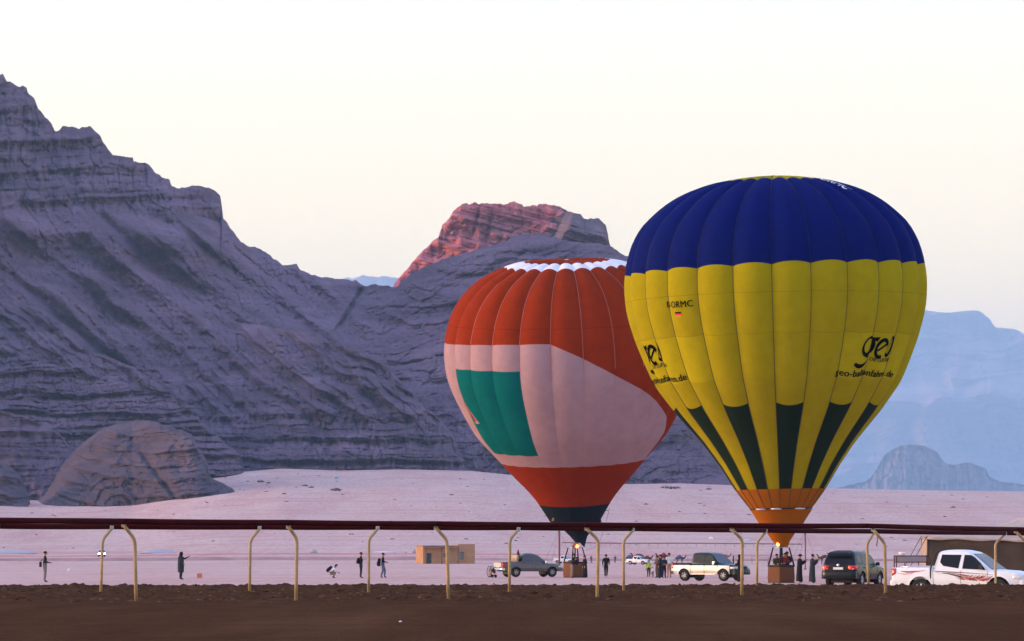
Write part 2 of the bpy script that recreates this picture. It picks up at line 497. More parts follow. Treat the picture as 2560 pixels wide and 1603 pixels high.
def relief_A(x, y, V):
    left = 1 - sstep(820, 1000, x)
    cliff_top = (1 - sstep(500, 560, y + 25 * perlin(x / 90, 1.0, 2))) * (1 - sstep(560, 700, x))
    cliff_bot = sstep(960, 1080, y)
    slab = (1 - cliff_top) * (1 - cliff_bot)
    r = left * slab * (13.0 * gullies(x, y, flowA, 175, 3.0) + 2.6 * gullies(x, y, flowA, 60, 8.0, 14) + 0.5 * gullies(x, y, flowA, 17, 12.0, 6))
    r = r + cliff_top * (-6.5 * ridged(x / 64 + 0.25 * perlin(y / 40, x / 60, 3), y / 260, 5.0, 3) + 3.4 * strata(x, y, 46, 2.0) + -1.4 * ridged(x / 17, y / 60, 2.2, 2))
    r = r + cliff_bot * (-5.0 * ridged(x / 48 + 0.3 * perlin(y / 60, x / 80, 1), y / 240, 15.0, 3) + 2.0 * strata(x, y, 34, 6.0))
    dip = (y - 0.80 * x + 46 * fbm(x / 190, y / 190, 7.7, 3)) / 112
    amp = 0.55 + 0.9 * sstep(-0.25, 0.35, fbm(x / 170, y / 170, 5.9, 3))
    r = r + left * slab * (17 * amp * steps(dip) + 3.0 * amp * steps(dip * 2.7 + 0.4 * perlin(x / 70, y / 70, 2.2)))
    lev = (y + 0.06 * x + 26 * fbm(x / 160, y / 120, 4.7, 3)) / 74
    r = r + (cliff_top + 0.8 * cliff_bot * left) * (8 * steps(lev, 0.8) + 2.2 * steps(lev * 3.1 + 0.3 * perlin(x / 60, y / 60, 3.3), 0.75))
    right = 1 - left
    bow = (y + 0.00035 * (x - 1320) ** 2 + 60 * fbm(x / 170, y / 120, 8.8, 3)) / 97
    r = r + right * (9 * amp * steps(bow) + 2.6 * amp * steps(bow * 2.6 + 0.4 * perlin(x / 60, y / 50, 5.5)))
    r = r + right * (1 - cliff_bot) * (6.0 * strata(x, y, 62, 9.0, 0.22 * 1.0, 34) + 5.0 * fbm(x / 110, y / 70, 3, 4) + 2.4 * gullies(x, y, lambda q: -0.5 * q, 60, 21.0, 30))
    # ledge under the upper cliff, fissure below the saddle
    r = r + 12 * (1 - sstep(0, 60, np.abs(y - 560 - 0.1 * x))) * left * (1 - sstep(420, 620, x))
    fx = 912 - (y - 714) * 0.62
    r = r - 9 * np.exp(-((x - fx) / 7.0) ** 2) * (1 - sstep(800, 850, y))
    r = r + left * (1.0 + 0.9 * cliff_top + 0.8 * cliff_bot) * blocks(x - 0.4 * flowA(y), y, 34, 46, 3) + 0.8 * blocks(x, y, 13, 15, 7, 5) + (1 - left) * 1.6 * blocks(x + 0.4 * y, y, 60, 30, 5, 16)
    r = r + 2.0 * fbm(x / 26, y / 18, 6.6, 6, 0.62) + 14 * fbm(x / 260, y / 200, 1.1, 3)
    r = r + 0.6 * strata(x, y, 15, 1.0)
    return r

rock_mass('left_mountain', RIDGE_A, BASE_A, 2055, 2500, 1180, 380, relief_A, M_ROCK, prof=1.1)

flowB = cum_slope([(0, 1.2), (800, 1.2), (950, 0.75), (1100, 0.25), (1300, 0.1)])
RIDGE_B = [(-2200, 330), (-1000, 350), (-300, 470), (0, 600), (150, 690), (330, 760), (480, 800), (600, 806), (729, 825), (790, 838), (833, 858), (908, 877), (940, 900), (967, 917), (1000, 950), (1030, 985), (1058, 1012), (1085, 1035),  # unseen left end built up to shade the spurs from the low sun
           (1117, 1067), (1140, 1100), (1158, 1133), (1172, 1195)]
def relief_B(x, y, V):
    cb = sstep(1000, 1090, y)
    r = (1 - cb) * (8.0 * gullies(x, y, flowB, 95, 31.0) + 3.0 * gullies(x, y, flowB, 36, 38.0, 10) + 2.0 * strata(x, y, 40, 31.0, 0.1))
    r = r + cb * (-6.0 * ridged(x / 52 + 0.35 * perlin(y / 50, x / 70, 1), y / 260, 35.0, 3) + -2.0 * ridged(x / 16, y / 90, 36.0, 2) + 2.4 * strata(x, y, 30, 36.0))
    dip = (y - 0.72 * x + 40 * fbm(x / 150, y / 150, 37.7, 3)) / 84
    lev = (y + 24 * fbm(x / 140, y / 100, 34.7, 3)) / 58
    r = r + (1 - cb) * (13 * steps(dip) + 4.5 * steps(dip * 2.7 + 0.4 * perlin(x / 70, y / 70, 32.2))) + (0.3 + cb) * (6 * steps(lev, 0.75) + 1.6 * steps(lev * 3.1, 0.75))
    r = r + 1.5 * blocks(x - 0.4 * flowB(y), y, 30, 42, 8) + 0.8 * blocks(x, y, 12, 14, 9, 5)
    return r + 2.2 * fbm(x / 24, y / 17, 36.6, 6, 0.68) + 10 * fbm(x / 200, y / 160, 31.1, 3)
rock_mass('middle_spur', RIDGE_B, [(-2200, 1254), (330, 1252), (560, 1222), (700, 1184), (1172, 1197)], 2010,
          lambda x: np.interp(x, [-300, 300, 620, 800, 1172], [2480, 2400, 2300, 2200, 2085]), 800, 250, relief_B, M_ROCK, prof=1.1)

flowC = cum_slope([(0, 1.0), (850, 1.0), (980, 0.6), (1100, 0.2), (1300, 0.1)])
RIDGE_C = [(-2200, 200), (-900, 260), (-480, 520), (-300, 640), (0, 735), (54, 762), (125, 787), (183, 842), (225, 880), (260, 888), (290, 900), (333, 917), (375, 945), (417, 975), (442, 1000), (487, 1018), (500, 1050), (525, 1070), (554, 1100),  # unseen left end raised and pushed forward to block sun on the spurs
           (580, 1122), (600, 1137), (620, 1215)]
def relief_C(x, y, V):
    cb = sstep(900, 1010, y + 0.25 * (300 - x))
    r = (1 - cb) * (6.0 * gullies(x, y, flowC, 80, 51.0) + 2.6 * gullies(x, y, flowC, 30, 58.0, 10))
    r = r + (0.35 + cb) * (3.6 * strata(x, y, 36, 56.0, 0.05, 14) + -3.4 * ridged(x / 58 + 0.3 * perlin(y / 50, x / 70, 1), y / 200, 55.0, 3))
    dip = (y - 0.66 * x + 36 * fbm(x / 130, y / 130, 57.7, 3)) / 74
    lev = (y + 22 * fbm(x / 120, y / 90, 54.7, 3)) / 52
    r = r + (1 - cb) * (10 * steps(dip) + 4.0 * steps(dip * 2.7 + 0.4 * perlin(x / 70, y / 70, 52.2))) + (0.35 + cb) * (6 * steps(lev, 0.75) + 1.6 * steps(lev * 3.1, 0.75))
    r = r + 1.5 * blocks(x - 0.4 * flowC(y), y, 26, 34, 11) + 0.8 * blocks(x, y, 11, 12, 12, 5)
    return r + 2.4 * fbm(x / 22, y / 15, 56.6, 6, 0.68) + 8 * fbm(x / 150, y / 120, 51.1, 3)
rock_mass('lower_spur', RIDGE_C, [(-2200, 1254), (330, 1252), (560, 1228), (620, 1222)], 1935,
          lambda x: np.interp(x, [-900, -500, -300, 100, 300, 620], [2060, 2200, 2330, 2200, 2110, 2005]), 640, 260, relief_C, M_ROCK, prof=1.1)

def relief_D(x, y, V):
    return -4.5 * ridged(x / 55 + 0.3 * perlin(y / 50, x / 70, 1), y / 170, 75.0, 3) + 2.2 * strata(x, y, 28, 76.0) + 1.6 * fbm(x / 22, y / 15, 76.6, 5, 0.6) + 6 * fbm(x / 90, y / 90, 71.1, 3)
rock_mass('left_cliff_foot', [(-300, 985), (-60, 1015), (0, 1027), (60, 1042), (110, 1062), (150, 1086), (178, 1126), (190, 1180), (204, 1246)], [(-300, 1250), (204, 1252)], 1885, 1950, 360, 150, relief_D, M_ROCK)

flowE = cum_slope([(0, 0.8), (1050, 0.8), (1300, 0.9)])
def relief_E(x, y, V):
    sh = (y - 0.10 * x + 0.0009 * (x - 330) ** 2 + 16 * fbm(x / 90, y / 60, 97.0, 3)) / 38
    r = 4.5 * steps(sh, 0.7) * (0.5 + 0.9 * sstep(-0.2, 0.3, fbm(x / 70, y / 50, 98.0, 2))) + 1.6 * steps(sh * 2.7 + 0.5 * perlin(x / 50, y / 40, 95.0))
    arch = np.hypot((x - 300) / 1.3, (y - 1262)) + 8 * fbm(x / 40, y / 30, 99.0, 2)
    r = r + 2.4 * steps(-arch / 22, 0.7) * sstep(1160, 1200, y) * (1 - sstep(330, 420, x)) * sstep(200, 240, x)
    r = r + 2.4 * gullies(x, y, flowE, 80, 93.0, 20, 2) + 0.7 * blocks(x - 0.5 * y, y, 36, 22, 13, 14) + 2.2 * fbm(x / 22, y / 13, 96.6, 6, 0.68) + 7 * fbm(x / 110, y / 80, 94.0, 3)
    gx = 352 + (y - 1130) * 0.75
    return r - 4.5 * np.exp(-((x - gx) / 9.0) ** 2) * sstep(1110, 1140, y) + 12 * (1 - ((x - 330) / 270) ** 2)
rock_mass('dome_rock', [(96, 1246), (104, 1233), (125, 1204), (145, 1172), (167, 1146), (190, 1122), (217, 1100), (240, 1082), (267, 1067), (308, 1056), (345, 1051), (375, 1052), (417, 1064), (454, 1075), (479, 1086), (490, 1105),
                        (496, 1121), (510, 1140), (517, 1152), (523, 1190), (540, 1201), (558, 1208), (578, 1220), (596, 1240)],
          [(96, 1280), (330, 1285), (596, 1280)], lambda x: np.interp(x, [96, 330, 596], [1842, 1805, 1715]), lambda x: np.interp(x, [96, 330, 596], [1935, 1925, 1760]), 520, 210, relief_E, M_ROCK_PALE, prof=1.5, back=60, edge_noise=2.2)
rock_mass('small_dome_rock', [(-160, 1130), (-60, 1140), (0, 1156), (29, 1171), (44, 1182), (54, 1197), (62, 1215), (72, 1244)], [(-160, 1280), (72, 1280)], 1812, 1840, 200, 80,
          lambda x, y, V: relief_E(x + 300, y, V) * 0.6 - 4, M_ROCK_PALE, prof=1.3, back=40, edge_noise=1.0)

# the red mesa behind the saddle; right-hand block's shade and the glow elsewhere are put into the colour
MESA = [(930, 790), (960, 755), (982, 718), (995, 697), (1031, 656), (1050, 634), (1067, 620), (1079, 605), (1098, 589), (1099, 581), (1104, 572), (1106, 562), (1124, 545), (1134, 526), (1156, 511), (1191, 507), (1195, 511),
        (1243, 509), (1258, 510), (1285, 504), (1307, 511), (1309, 517), (1341, 512), (1368, 512), (1401, 517), (1419, 527), (1451, 536), (1463, 547), (1496, 548), (1514, 560), (1520, 585), (1522, 600),
        (1526, 616), (1560, 640), (1620, 700), (1700, 800)]
def relief_M(x, y, V):
    r = 5.0 * strata(x, y, 46, 41.0, -0.32, 16) + 2.2 * strata(x, y, 17, 42.0, -0.25, 8) + -5.0 * ridged(x / 90, y / 150, 43.0, 3) + 2.2 * fbm(x / 24, y / 12, 44.0, 6, 0.66) + 0.7 * blocks(x, y, 40, 26, 15, 12) + 9 * fbm(x / 170, y / 90, 45.0, 2)
    blk = sstep(1398, 1424, x + 0.5 * (y - 560)) * (1 - sstep(590, 640, y))
    r = r + 22 * blk
    for gx, gy, w in ((1192, 545, 5), (1222, 565, 6)):
        r = r - 6 * np.exp(-((x - gx + 0.2 * (y - gy)) / w) ** 2) * np.exp(-((y - gy) / 32.0) ** 2)
    return r
def mesa_lit_mask(x, y):
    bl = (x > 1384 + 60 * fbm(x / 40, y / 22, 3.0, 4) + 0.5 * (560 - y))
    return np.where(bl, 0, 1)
M_MESA_SHADED = m_rock('mesa_shaded_stone', (0.07, 0.045, 0.055), (0.19, 0.125, 0.15), (0.36, 0.25, 0.29))
M_MESA_LIT = m_rock('mesa_red_lit_stone', (0.20, 0.12, 0.14), (0.62, 0.19, 0.215), (0.90, 0.25, 0.26), 1.2, 1.2)
rock_mass('red_mesa', MESA, [(930, 1225), (1700, 1225)], 2520, 2720, 800, 420, relief_M, None, prof=0.8, mats=[M_MESA_SHADED, M_MESA_LIT], mat_fn=mesa_lit_mask)

# far, hazy mountains
def relief_F(k):
    def f(x, y, V):
        r = -60 * ridged(x / 90 + 0.3 * perlin(y / 60, x / 90, 1), y / 300, 61.0, 3) + 40 * strata(x, y, 60, 62.0, 0.05, 26) + 14 * fbm(x / 20, y / 24, 63.0, 5, 0.6)
        ledge = 150 * (1 - sstep(0, 46, np.abs(y - 1000 - 20 * perlin(x / 90, 0, 3))))
        return k * (r + ledge + 120 * fbm(x / 220, y / 180, 64.0, 3))
    return f
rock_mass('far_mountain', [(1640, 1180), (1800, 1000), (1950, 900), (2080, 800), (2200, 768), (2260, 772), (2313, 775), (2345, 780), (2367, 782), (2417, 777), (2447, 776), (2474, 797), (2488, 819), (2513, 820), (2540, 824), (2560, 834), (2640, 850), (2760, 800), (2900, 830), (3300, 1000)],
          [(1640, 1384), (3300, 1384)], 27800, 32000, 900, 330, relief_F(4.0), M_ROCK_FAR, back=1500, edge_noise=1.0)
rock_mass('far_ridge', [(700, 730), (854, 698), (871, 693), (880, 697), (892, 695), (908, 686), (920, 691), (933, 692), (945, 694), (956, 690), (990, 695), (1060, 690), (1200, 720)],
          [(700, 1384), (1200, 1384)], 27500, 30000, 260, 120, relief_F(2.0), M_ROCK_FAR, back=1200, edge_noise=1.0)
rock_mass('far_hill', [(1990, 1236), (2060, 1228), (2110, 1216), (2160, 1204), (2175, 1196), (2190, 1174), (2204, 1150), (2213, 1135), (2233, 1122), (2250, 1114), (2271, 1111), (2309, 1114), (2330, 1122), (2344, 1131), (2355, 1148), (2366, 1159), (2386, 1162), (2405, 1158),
                       (2424, 1156), (2445, 1164), (2463, 1170), (2474, 1192), (2501, 1204), (2540, 1208), (2600, 1216), (2750, 1232)],
          [(1990, 1300), (2750, 1300)], 17000, 17900, 480, 160, lambda x, y, V: -120 * ridged(x / 34, y / 200, 81.0, 3) + 40 * strata(x, y, 30, 82.0) + 30 * blocks(x, y, 16, 40, 16, 6) + 20 * fbm(x / 14, y / 12, 83.0, 5), m_rock('hill_sandstone', (0.10, 0.06, 0.06), (0.17, 0.11, 0.11), (0.28, 0.19, 0.18), 0.3), back=500, edge_noise=1.0)

# ---- the air: one closed box of haze round everything
hz = NM('haze_air')
hz.t.nodes.remove(hz.b)
vol = hz.n('ShaderNodeVolumePrincipled')
vol.inputs['Color'].default_value = (0.35, 0.59, 0.87, 1)
vol.inputs['Density'].default_value = 4.1e-5
vol.inputs['Anisotropy'].default_value = 0.0
hz.l(vol.outputs[0], [n for n in hz.t.nodes if n.type == 'OUTPUT_MATERIAL'][0].inputs['Volume'])
bm = bmesh.new()
bmesh.ops.create_cube(bm, size=1)
for v in bm.verts:
    v.co = Vector((v.co.x * 22000, -160 + (v.co.y + .5) * 36200, -2 + (v.co.z + .5) * 1840))
me = bpy.data.meshes.new('haze'); bm.to_mesh(me); bm.free()
me.materials.append(hz.m)
haze = link_mesh('haze', me)
tag(haze, kind='stuff', label='thin blue desert air between the camera and the far mountains')
# ---------------------------------------------------------------- mesh builder for the objects
class MB:
    def __init__(s):
        s.v, s.f, s.m, s.sm = [], [], [], []
    def add(s, vs, fs, mi=0, smooth=False):
        k = len(s.v)
        s.v += [tuple(p) for p in vs]
        s.f += [tuple(i + k for i in f) for f in fs]
        s.m += [mi] * len(fs); s.sm += [smooth] * len(fs)
        return s
    def box(s, c, d, mi=0, rz=0.0, taper=1.0, ry=0.0):
        x, y, z = d[0] / 2, d[1] / 2, d[2] / 2
        vs = []
        for sz in (-1, 1):
            k = taper if sz > 0 else 1.0
            for sx, sy in ((-1, -1), (1, -1), (1, 1), (-1, 1)):
                vs.append(Vector((sx * x * k, sy * y * k, sz * z)))
        R = Matrix.Rotation(rz, 3, 'Z') @ Matrix.Rotation(ry, 3, 'Y')
        vs = [R @ p + Vector(c) for p in vs]
        return s.add(vs, [(3, 2, 1, 0), (4, 5, 6, 7), (0, 1, 5, 4), (1, 2, 6, 5), (2, 3, 7, 6), (3, 0, 4, 7)], mi)
    def tube(s, pts, r, n=8, mi=0, cap=True, smooth=True):
        pts = [Vector(p) for p in pts]
        rs = r if isinstance(r, (list, tuple)) else [r] * len(pts)
        rings = []
        ref = None
        for i, p in enumerate(pts):
            d = (pts[min(i + 1, len(pts) - 1)] - pts[max(i - 1, 0)]).normalized()
            if ref is None:
                ref = d.orthogonal().normalized()
            ref = (ref - d * ref.dot(d)).normalized()
            b = d.cross(ref)
            rings.append([p + (ref * math.cos(2 * math.pi * k / n) + b * math.sin(2 * math.pi * k / n)) * rs[i] for k in range(n)])
        vs = [q for g in rings for q in g]
        fs = [(i * n + k, i * n + (k + 1) % n, (i + 1) * n + (k + 1) % n, (i + 1) * n + k) for i in range(len(pts) - 1) for k in range(n)]
        s.add(vs, fs, mi, smooth)
        if cap:
            s.add(rings[0], [tuple(range(n))[::-1]], mi); s.add(rings[-1], [tuple(range(n))], mi)
        return s
    def lathe(s, prof, n=24, mi=0, c=(0, 0, 0), axis='Z', smooth=True, cap=True, arc=2 * math.pi):
        vs = []
        for (r, h) in prof:
            for k in range(n):
                a = arc * k / n
                p = {'Z': (r * math.cos(a), r * math.sin(a), h), 'Y': (r * math.cos(a), h, r * math.sin(a)), 'X': (h, r * math.cos(a), r * math.sin(a))}[axis]
                vs.append(Vector(p) + Vector(c))
        fs = [(i * n + k, i * n + (k + 1) % n, (i + 1) * n + (k + 1) % n, (i + 1) * n + k) for i in range(len(prof) - 1) for k in range(n)]
        s.add(vs, fs, mi, smooth)
        if cap:
            if prof[0][0] > 1e-4: s.add(vs[:n], [tuple(range(n))[::-1]], mi)
            if prof[-1][0] > 1e-4: s.add(vs[-n:], [tuple(range(n))], mi)
        return s
    def grid(s, G, mi=0, smooth=True, wrap=False, mif=None):
        """G: rows x cols of points"""
        R, C = len(G), len(G[0])
        vs = [p for row in G for p in row]
        cc = C if wrap else C - 1
        k = len(s.v)
        s.v += [tuple(p) for p in vs]
        for i in range(R - 1):
            for j in range(cc):
                s.f.append((k + i * C + j, k + i * C + (j + 1) % C, k + (i + 1) * C + (j + 1) % C, k + (i + 1) * C + j))
                s.m.append(mif(i, j) if mif else mi); s.sm.append(smooth)
        return s
    def prism(s, poly, d, mi=0):
        """flat polygon (3D points) given thickness d along its normal"""
        P = [Vector(p) for p in poly]
        n = Vector((0, 0, 0))
        for i in range(len(P)):
            a, b = P[i], P[(i + 1) % len(P)]
            n += Vector(((a.y - b.y) * (a.z + b.z), (a.z - b.z) * (a.x + b.x), (a.x - b.x) * (a.y + b.y)))
        n.normalize()
        m = len(P)
        s.add(P + [p + n * d for p in P], [tuple(range(m))[::-1], tuple(range(m, 2 * m))] + [(i, (i + 1) % m, m + (i + 1) % m, m + i) for i in range(m)], mi)
        return s
    def mesh(s, name, mats):
        me = bpy.data.meshes.new(name)
        me.from_pydata(s.v, [], s.f)
        for m in (mats if isinstance(mats, (list, tuple)) else [mats]):
            me.materials.append(m)
        me.polygons.foreach_set('material_index', s.m)
        me.polygons.foreach_set('use_smooth', s.sm)
        me.update()
        return me
    def fix(s, me):
        bm = bmesh.new(); bm.from_mesh(me)
        bmesh.ops.remove_doubles(bm, verts=bm.verts, dist=1e-5)
        bmesh.ops.recalc_face_normals(bm, faces=bm.faces)
        bm.to_mesh(me); bm.free()
    def build(s, name, mats, parent=None, fix=True, loc=None):
        me = s.mesh(name, mats)
        if fix: s.fix(me)
        o = link_mesh(name, me, parent)
        if loc is not None: o.location = loc
        return o

def fabric(name, c, trans=0.22, rough=0.55, wr=0.25):
    """ripstop nylon: diffuse with some light passing through, faint weave and wrinkles"""
    m = NM(name, 0.8, 0.03)
    nz = m.noise(1.2, 5, 0.6)
    col = m.ramp(nz, [(0.3, tuple(v * 0.9 for v in c)), (0.7, tuple(min(1, v * 1.07) for v in c))])
    m.color(col)
    tr = m.n('ShaderNodeBsdfTranslucent'); m.l(col, tr.inputs['Color'])
    mx = m.n('ShaderNodeMixShader'); mx.inputs[0].default_value = trans
    out = [n for n in m.t.nodes if n.type == 'OUTPUT_MATERIAL'][0]
    m.l(m.b.outputs[0], mx.inputs[1]); m.l(tr.outputs[0], mx.inputs[2]); m.l(mx.outputs[0], out.inputs['Surface'])
    wv = m.noise(1.0, 4, 0.6, vscale=(1.2, 1.2, 2.2))
    w2 = m.noise(9.0, 3, 0.6)
    ad = m.n('ShaderNodeMath', operation='ADD'); m.l(wv, ad.inputs[0])
    sc2 = m.n('ShaderNodeMath', operation='MULTIPLY'); m.l(w2, sc2.inputs[0]); sc2.inputs[1].default_value = 0.12
    m.l(sc2.outputs[0], ad.inputs[1])
    b = m.bump(ad.outputs[0], wr, 0.12)
    m.l(b, tr.inputs['Normal'])
    return m.m

def text_mesh(txt, size=1.0, bold=0.0, shear=0.0, font=None, space=1.0):
    cu = bpy.data.curves.new('lettering', 'FONT')
    cu.body = txt; cu.size = size; cu.offset = bold; cu.shear = shear; cu.space_character = space
    cu.align_x = 'CENTER'; cu.align_y = 'CENTER'; cu.resolution_u = 6
    ob = bpy.data.objects.new('lettering', cu)
    COL.objects.link(ob)
    dg = bpy.context.evaluated_depsgraph_get()
    me = bpy.data.meshes.new_from_object(ob.evaluated_get(dg))
    bpy.data.objects.remove(ob); bpy.data.curves.remove(cu)
    return me

def subdivided(me, step):
    """cut a flat lettering mesh along a fine grid so that it can follow a curved cloth"""
    bm = bmesh.new(); bm.from_mesh(me)
    bmesh.ops.triangulate(bm, faces=bm.faces)
    for ax in (0, 1):
        lo = min(v.co[ax] for v in bm.verts); hi = max(v.co[ax] for v in bm.verts)
        n = int((hi - lo) / step)
        for i in range(1, n + 1):
            co = Vector((0, 0, 0)); co[ax] = lo + (hi - lo) * i / (n + 1)
            no = Vector((0, 0, 0)); no[ax] = 1
            bmesh.ops.bisect_plane(bm, geom=bm.verts[:] + bm.edges[:] + bm.faces[:], dist=1e-6, plane_co=co, plane_no=no)
    bm.to_mesh(me); bm.free()
    return me
# ---------------------------------------------------------------- hot air balloons
M_YEL = fabric('yellow_nylon', (0.33, 0.28, 0.0015))
M_YEL2 = fabric('yellow_banner_cloth', (0.39, 0.335, 0.002))
M_BLU = fabric('blue_nylon', (0.0025, 0.008, 0.105), 0.2)
M_GRN = fabric('dark_green_nylon', (0.009, 0.020, 0.011), 0.15)
M_ORA = fabric('orange_nylon', (0.33, 0.10, 0.004))
M_RED = fabric('red_orange_nylon', (0.25, 0.027, 0.0045))
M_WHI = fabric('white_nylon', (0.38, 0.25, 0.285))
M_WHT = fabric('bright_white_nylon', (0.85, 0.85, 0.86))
M_TEA = fabric('teal_nylon', (0.001, 0.125, 0.13))
M_NAV = fabric('navy_fire_cloth', (0.010, 0.016, 0.024), 0.08)
M_YSEAM = fabric('yellow_seam_cloth', (0.235, 0.195, 0.0012))
M_RSEAM = fabric('red_seam_cloth', (0.155, 0.015, 0.003))
M_TAPE_D = simple('dark_load_tape', (0.07, 0.06, 0.02), 0.7)
M_TAPE_L = simple('pale_load_tape', (0.40, 0.15, 0.12), 0.7)
M_TAPE_B = simple('blue_load_tape', (0.003, 0.005, 0.025), 0.7)
M_BLACK = simple('black_cloth', (0.012, 0.012, 0.014), 0.7)
M_INK = simple('black_print', (0.004, 0.004, 0.003), 0.9, 0.0)
M_STEEL = simple('stainless_steel', (0.55, 0.55, 0.56), 0.3, metal=0.9)
M_FLAME = emit('burner_flame', (1.0, 0.10, 0.004), 1.6)
M_FLAME_Y = emit('burner_flame_core', (1.0, 0.42, 0.06), 2.2)

def m_wicker():
    m = NM('wicker_weave', 0.75, 0.2)
    wv = m.n('ShaderNodeTexWave', wave_type='BANDS', bands_direction='Z'); wv.inputs['Scale'].default_value = 9.0; wv.inputs['Distortion'].default_value = 1.5
    m.l(m.coord(), wv.inputs['Vector'])
    wx = m.noise(14.0, 4)
    c = m.mix(0.5, m.ramp(wv.outputs['Fac'], [(0.2, (0.085, 0.032, 0.013)), (0.8, (0.17, 0.068, 0.028))]), m.ramp(wx, [(0.3, (0.08, 0.03, 0.013)), (0.7, (0.18, 0.072, 0.03))]))
    m.color(c); m.bump(wv.outputs['Fac'], 0.6, 0.02)
    return m.m
M_WICK = m_wicker()

class Envelope:
    """gored balloon: profile in photo rows -> heights and radii, tilted about its mouth"""
    def __init__(s, x_axis, y_base, D, prof, theta0, y_mouth, lean, tilt, beta, hdiv=1.03):
        s.D = D
        z0 = px(x_axis, y_base, D).z
        s.root = Vector((px(x_axis, y_base, D).x, D, 0.0))
        s.k = D / F
        s.row2h = lambda r: px(x_axis, r, D).z
        s.pr = np.array([p[0] for p in prof], float)
        s.ph = np.array([s.row2h(r) for r in s.pr])
        s.pw = np.array([p[1] for p in prof], float) * s.k / hdiv
        # arc length from the crown down
        s.ps = np.concatenate([[0], np.cumsum(np.hypot(np.diff(s.ph), np.diff(s.pw)))])
        ss = np.linspace(0, s.ps[-1], 400)
        hh, ww = np.interp(ss, s.ps, s.ph), np.interp(ss, s.ps, s.pw)
        for _ in range(24):                    # round off the polyline
            hh[1:-1] = 0.25 * hh[:-2] + 0.5 * hh[1:-1] + 0.25 * hh[2:]
            ww[1:-1] = 0.25 * ww[:-2] + 0.5 * ww[1:-1] + 0.25 * ww[2:]
        s.ss, s.hh, s.ww = ss, hh, ww
        s.th0 = theta0
        s.n = 24; s.dl = 2 * math.pi / s.n
        s.hm = s.row2h(y_mouth)
        s.M = Matrix.Rotation(math.radians(tilt), 3, 'X') @ Matrix.Rotation(math.radians(-lean), 3, 'Y')
        s.beta = beta
    def s_of_row(s, r):
        return float(np.interp(-s.row2h(r), -s.hh, s.ss))
    def pt(s, g, f, sa, off=0.0, dh=0.0):
        """gore number g, position f in [-1,1] across the gore, arc position sa from the crown, offset outwards, extra height"""
        sa = max(0.0, min(s.ss[-1], sa + dh))
        R = float(np.interp(sa, s.ss, s.ww)); h = float(np.interp(sa, s.ss, s.hh))
        tc = math.radians(s.th0) + (g + 0.5) * s.dl
        c = 2 * R * math.sin(s.dl / 2)
        b = math.radians(float(np.interp(sa / s.ss[-1], [p[0] for p in s.beta], [p[1] for p in s.beta])))
        rho = c / (2 * math.sin(b))
        a = b * f
        er = Vector((math.sin(tc), -math.cos(tc), 0)); et = Vector((math.cos(tc), math.sin(tc), 0))
        bul = rho * (math.cos(a) - math.cos(b)) + off * math.cos(a)
        # outward of the profile for the bulge
        R2 = float(np.interp(min(sa + 0.2, s.ss[-1]), s.ss, s.ww)); h2 = float(np.interp(min(sa + 0.2, s.ss[-1]), s.ss, s.hh))
        tv = Vector((R2 - R, h2 - h)); tv = tv.normalized() if tv.length > 1e-9 else Vector((1, 0))
        nr, nz = -tv.y, tv.x
        if nz < -0.9 or nr < -0.2: nr, nz = abs(nr), abs(nz)
        p = er * (R * math.cos(s.dl / 2) + bul * nr) + et * ((rho + off) * math.sin(a)) + Vector((0, 0, h + bul * nz))
        q = Vector((p.x, p.y, p.z - s.hm))
        q = s.M @ q
        return Vector((q.x, q.y, q.z + s.hm))
    def theta_pt(s, th, sa, off=0.02):
        u = (math.radians(th) - math.radians(s.th0)) / s.dl
        g = math.floor(u)
        return s.pt(g, (u - g) * 2 - 1, sa, off)

def gores(E, parent, rows_fn, mats, nf=8):
    """rows_fn(g, f) -> list of (arc position, material index below it); one mesh per gore"""
    for g in range(E.n):
        cols = [(-1 + 2 * j / nf) for j in range(nf + 1)]
        prof = [rows_fn(g, f) for f in cols]
        segs = len(prof[0]) - 1
        counts = []
        for k in range(segs):
            L = max(p[k + 1][0] - p[k][0] for p in prof)
            counts.append(max(1, int(L / 0.42)))
        G = []; mrow = []
        for k in range(segs):
            for i in range(counts[k] + (1 if k == segs - 1 else 0)):
                t = i / counts[k]
                G.append([E.pt(g, cols[j], prof[j][k][0] * (1 - t) + prof[j][k + 1][0] * t) for j in range(nf + 1)])
                mrow.append(k)
        mb = MB()
        mb.grid(G, mif=lambda i, j: prof[min(j, nf)][mrow[i]][1])
        used = sorted(set(mb.m)); mp = {u: i for i, u in enumerate(used)}
        mb.m = [mp[x] for x in mb.m]
        mb.build('gore', [mats[u] for u in used], parent, fix=False)

def tapes(E, parent, mats, s0, s1, r=0.022, split=None):
    for g in range(E.n):
        mb = MB()
        if split is None:
            cuts = [(s0, s1, 0)]
        else:
            cuts = [(s0, split, 0), (split, s1, 1)]
        for a, b, mi in cuts:
            mb.tube([E.pt(g, -1, a + (b - a) * i / 40, 0.012) for i in range(41)], r, 5, mi)
        mb.build('load_tape', mats, parent, fix=False)

def surface_print(E, parent, me, th_c, s_c, mat, name='lettering', label=None, vertical=False, off=0.02):
    subdivided(me, 0.10)
    R0 = float(np.interp(s_c, E.ss, E.ww)) * 1.03
    for v in me.vertices:
        x, y = v.co.x, v.co.y
        if vertical:
            p = E.theta_pt(th_c + math.degrees(y / R0), s_c + x, off + v.co.z)
        else:
            p = E.theta_pt(th_c + math.degrees(x / R0), s_c - y, off + v.co.z)
        v.co = p
    me.materials.clear(); me.materials.append(mat)
    me.name = name
    me.update()
    o = link_mesh(name, me, parent)
    if label: o['label'] = label
    return o

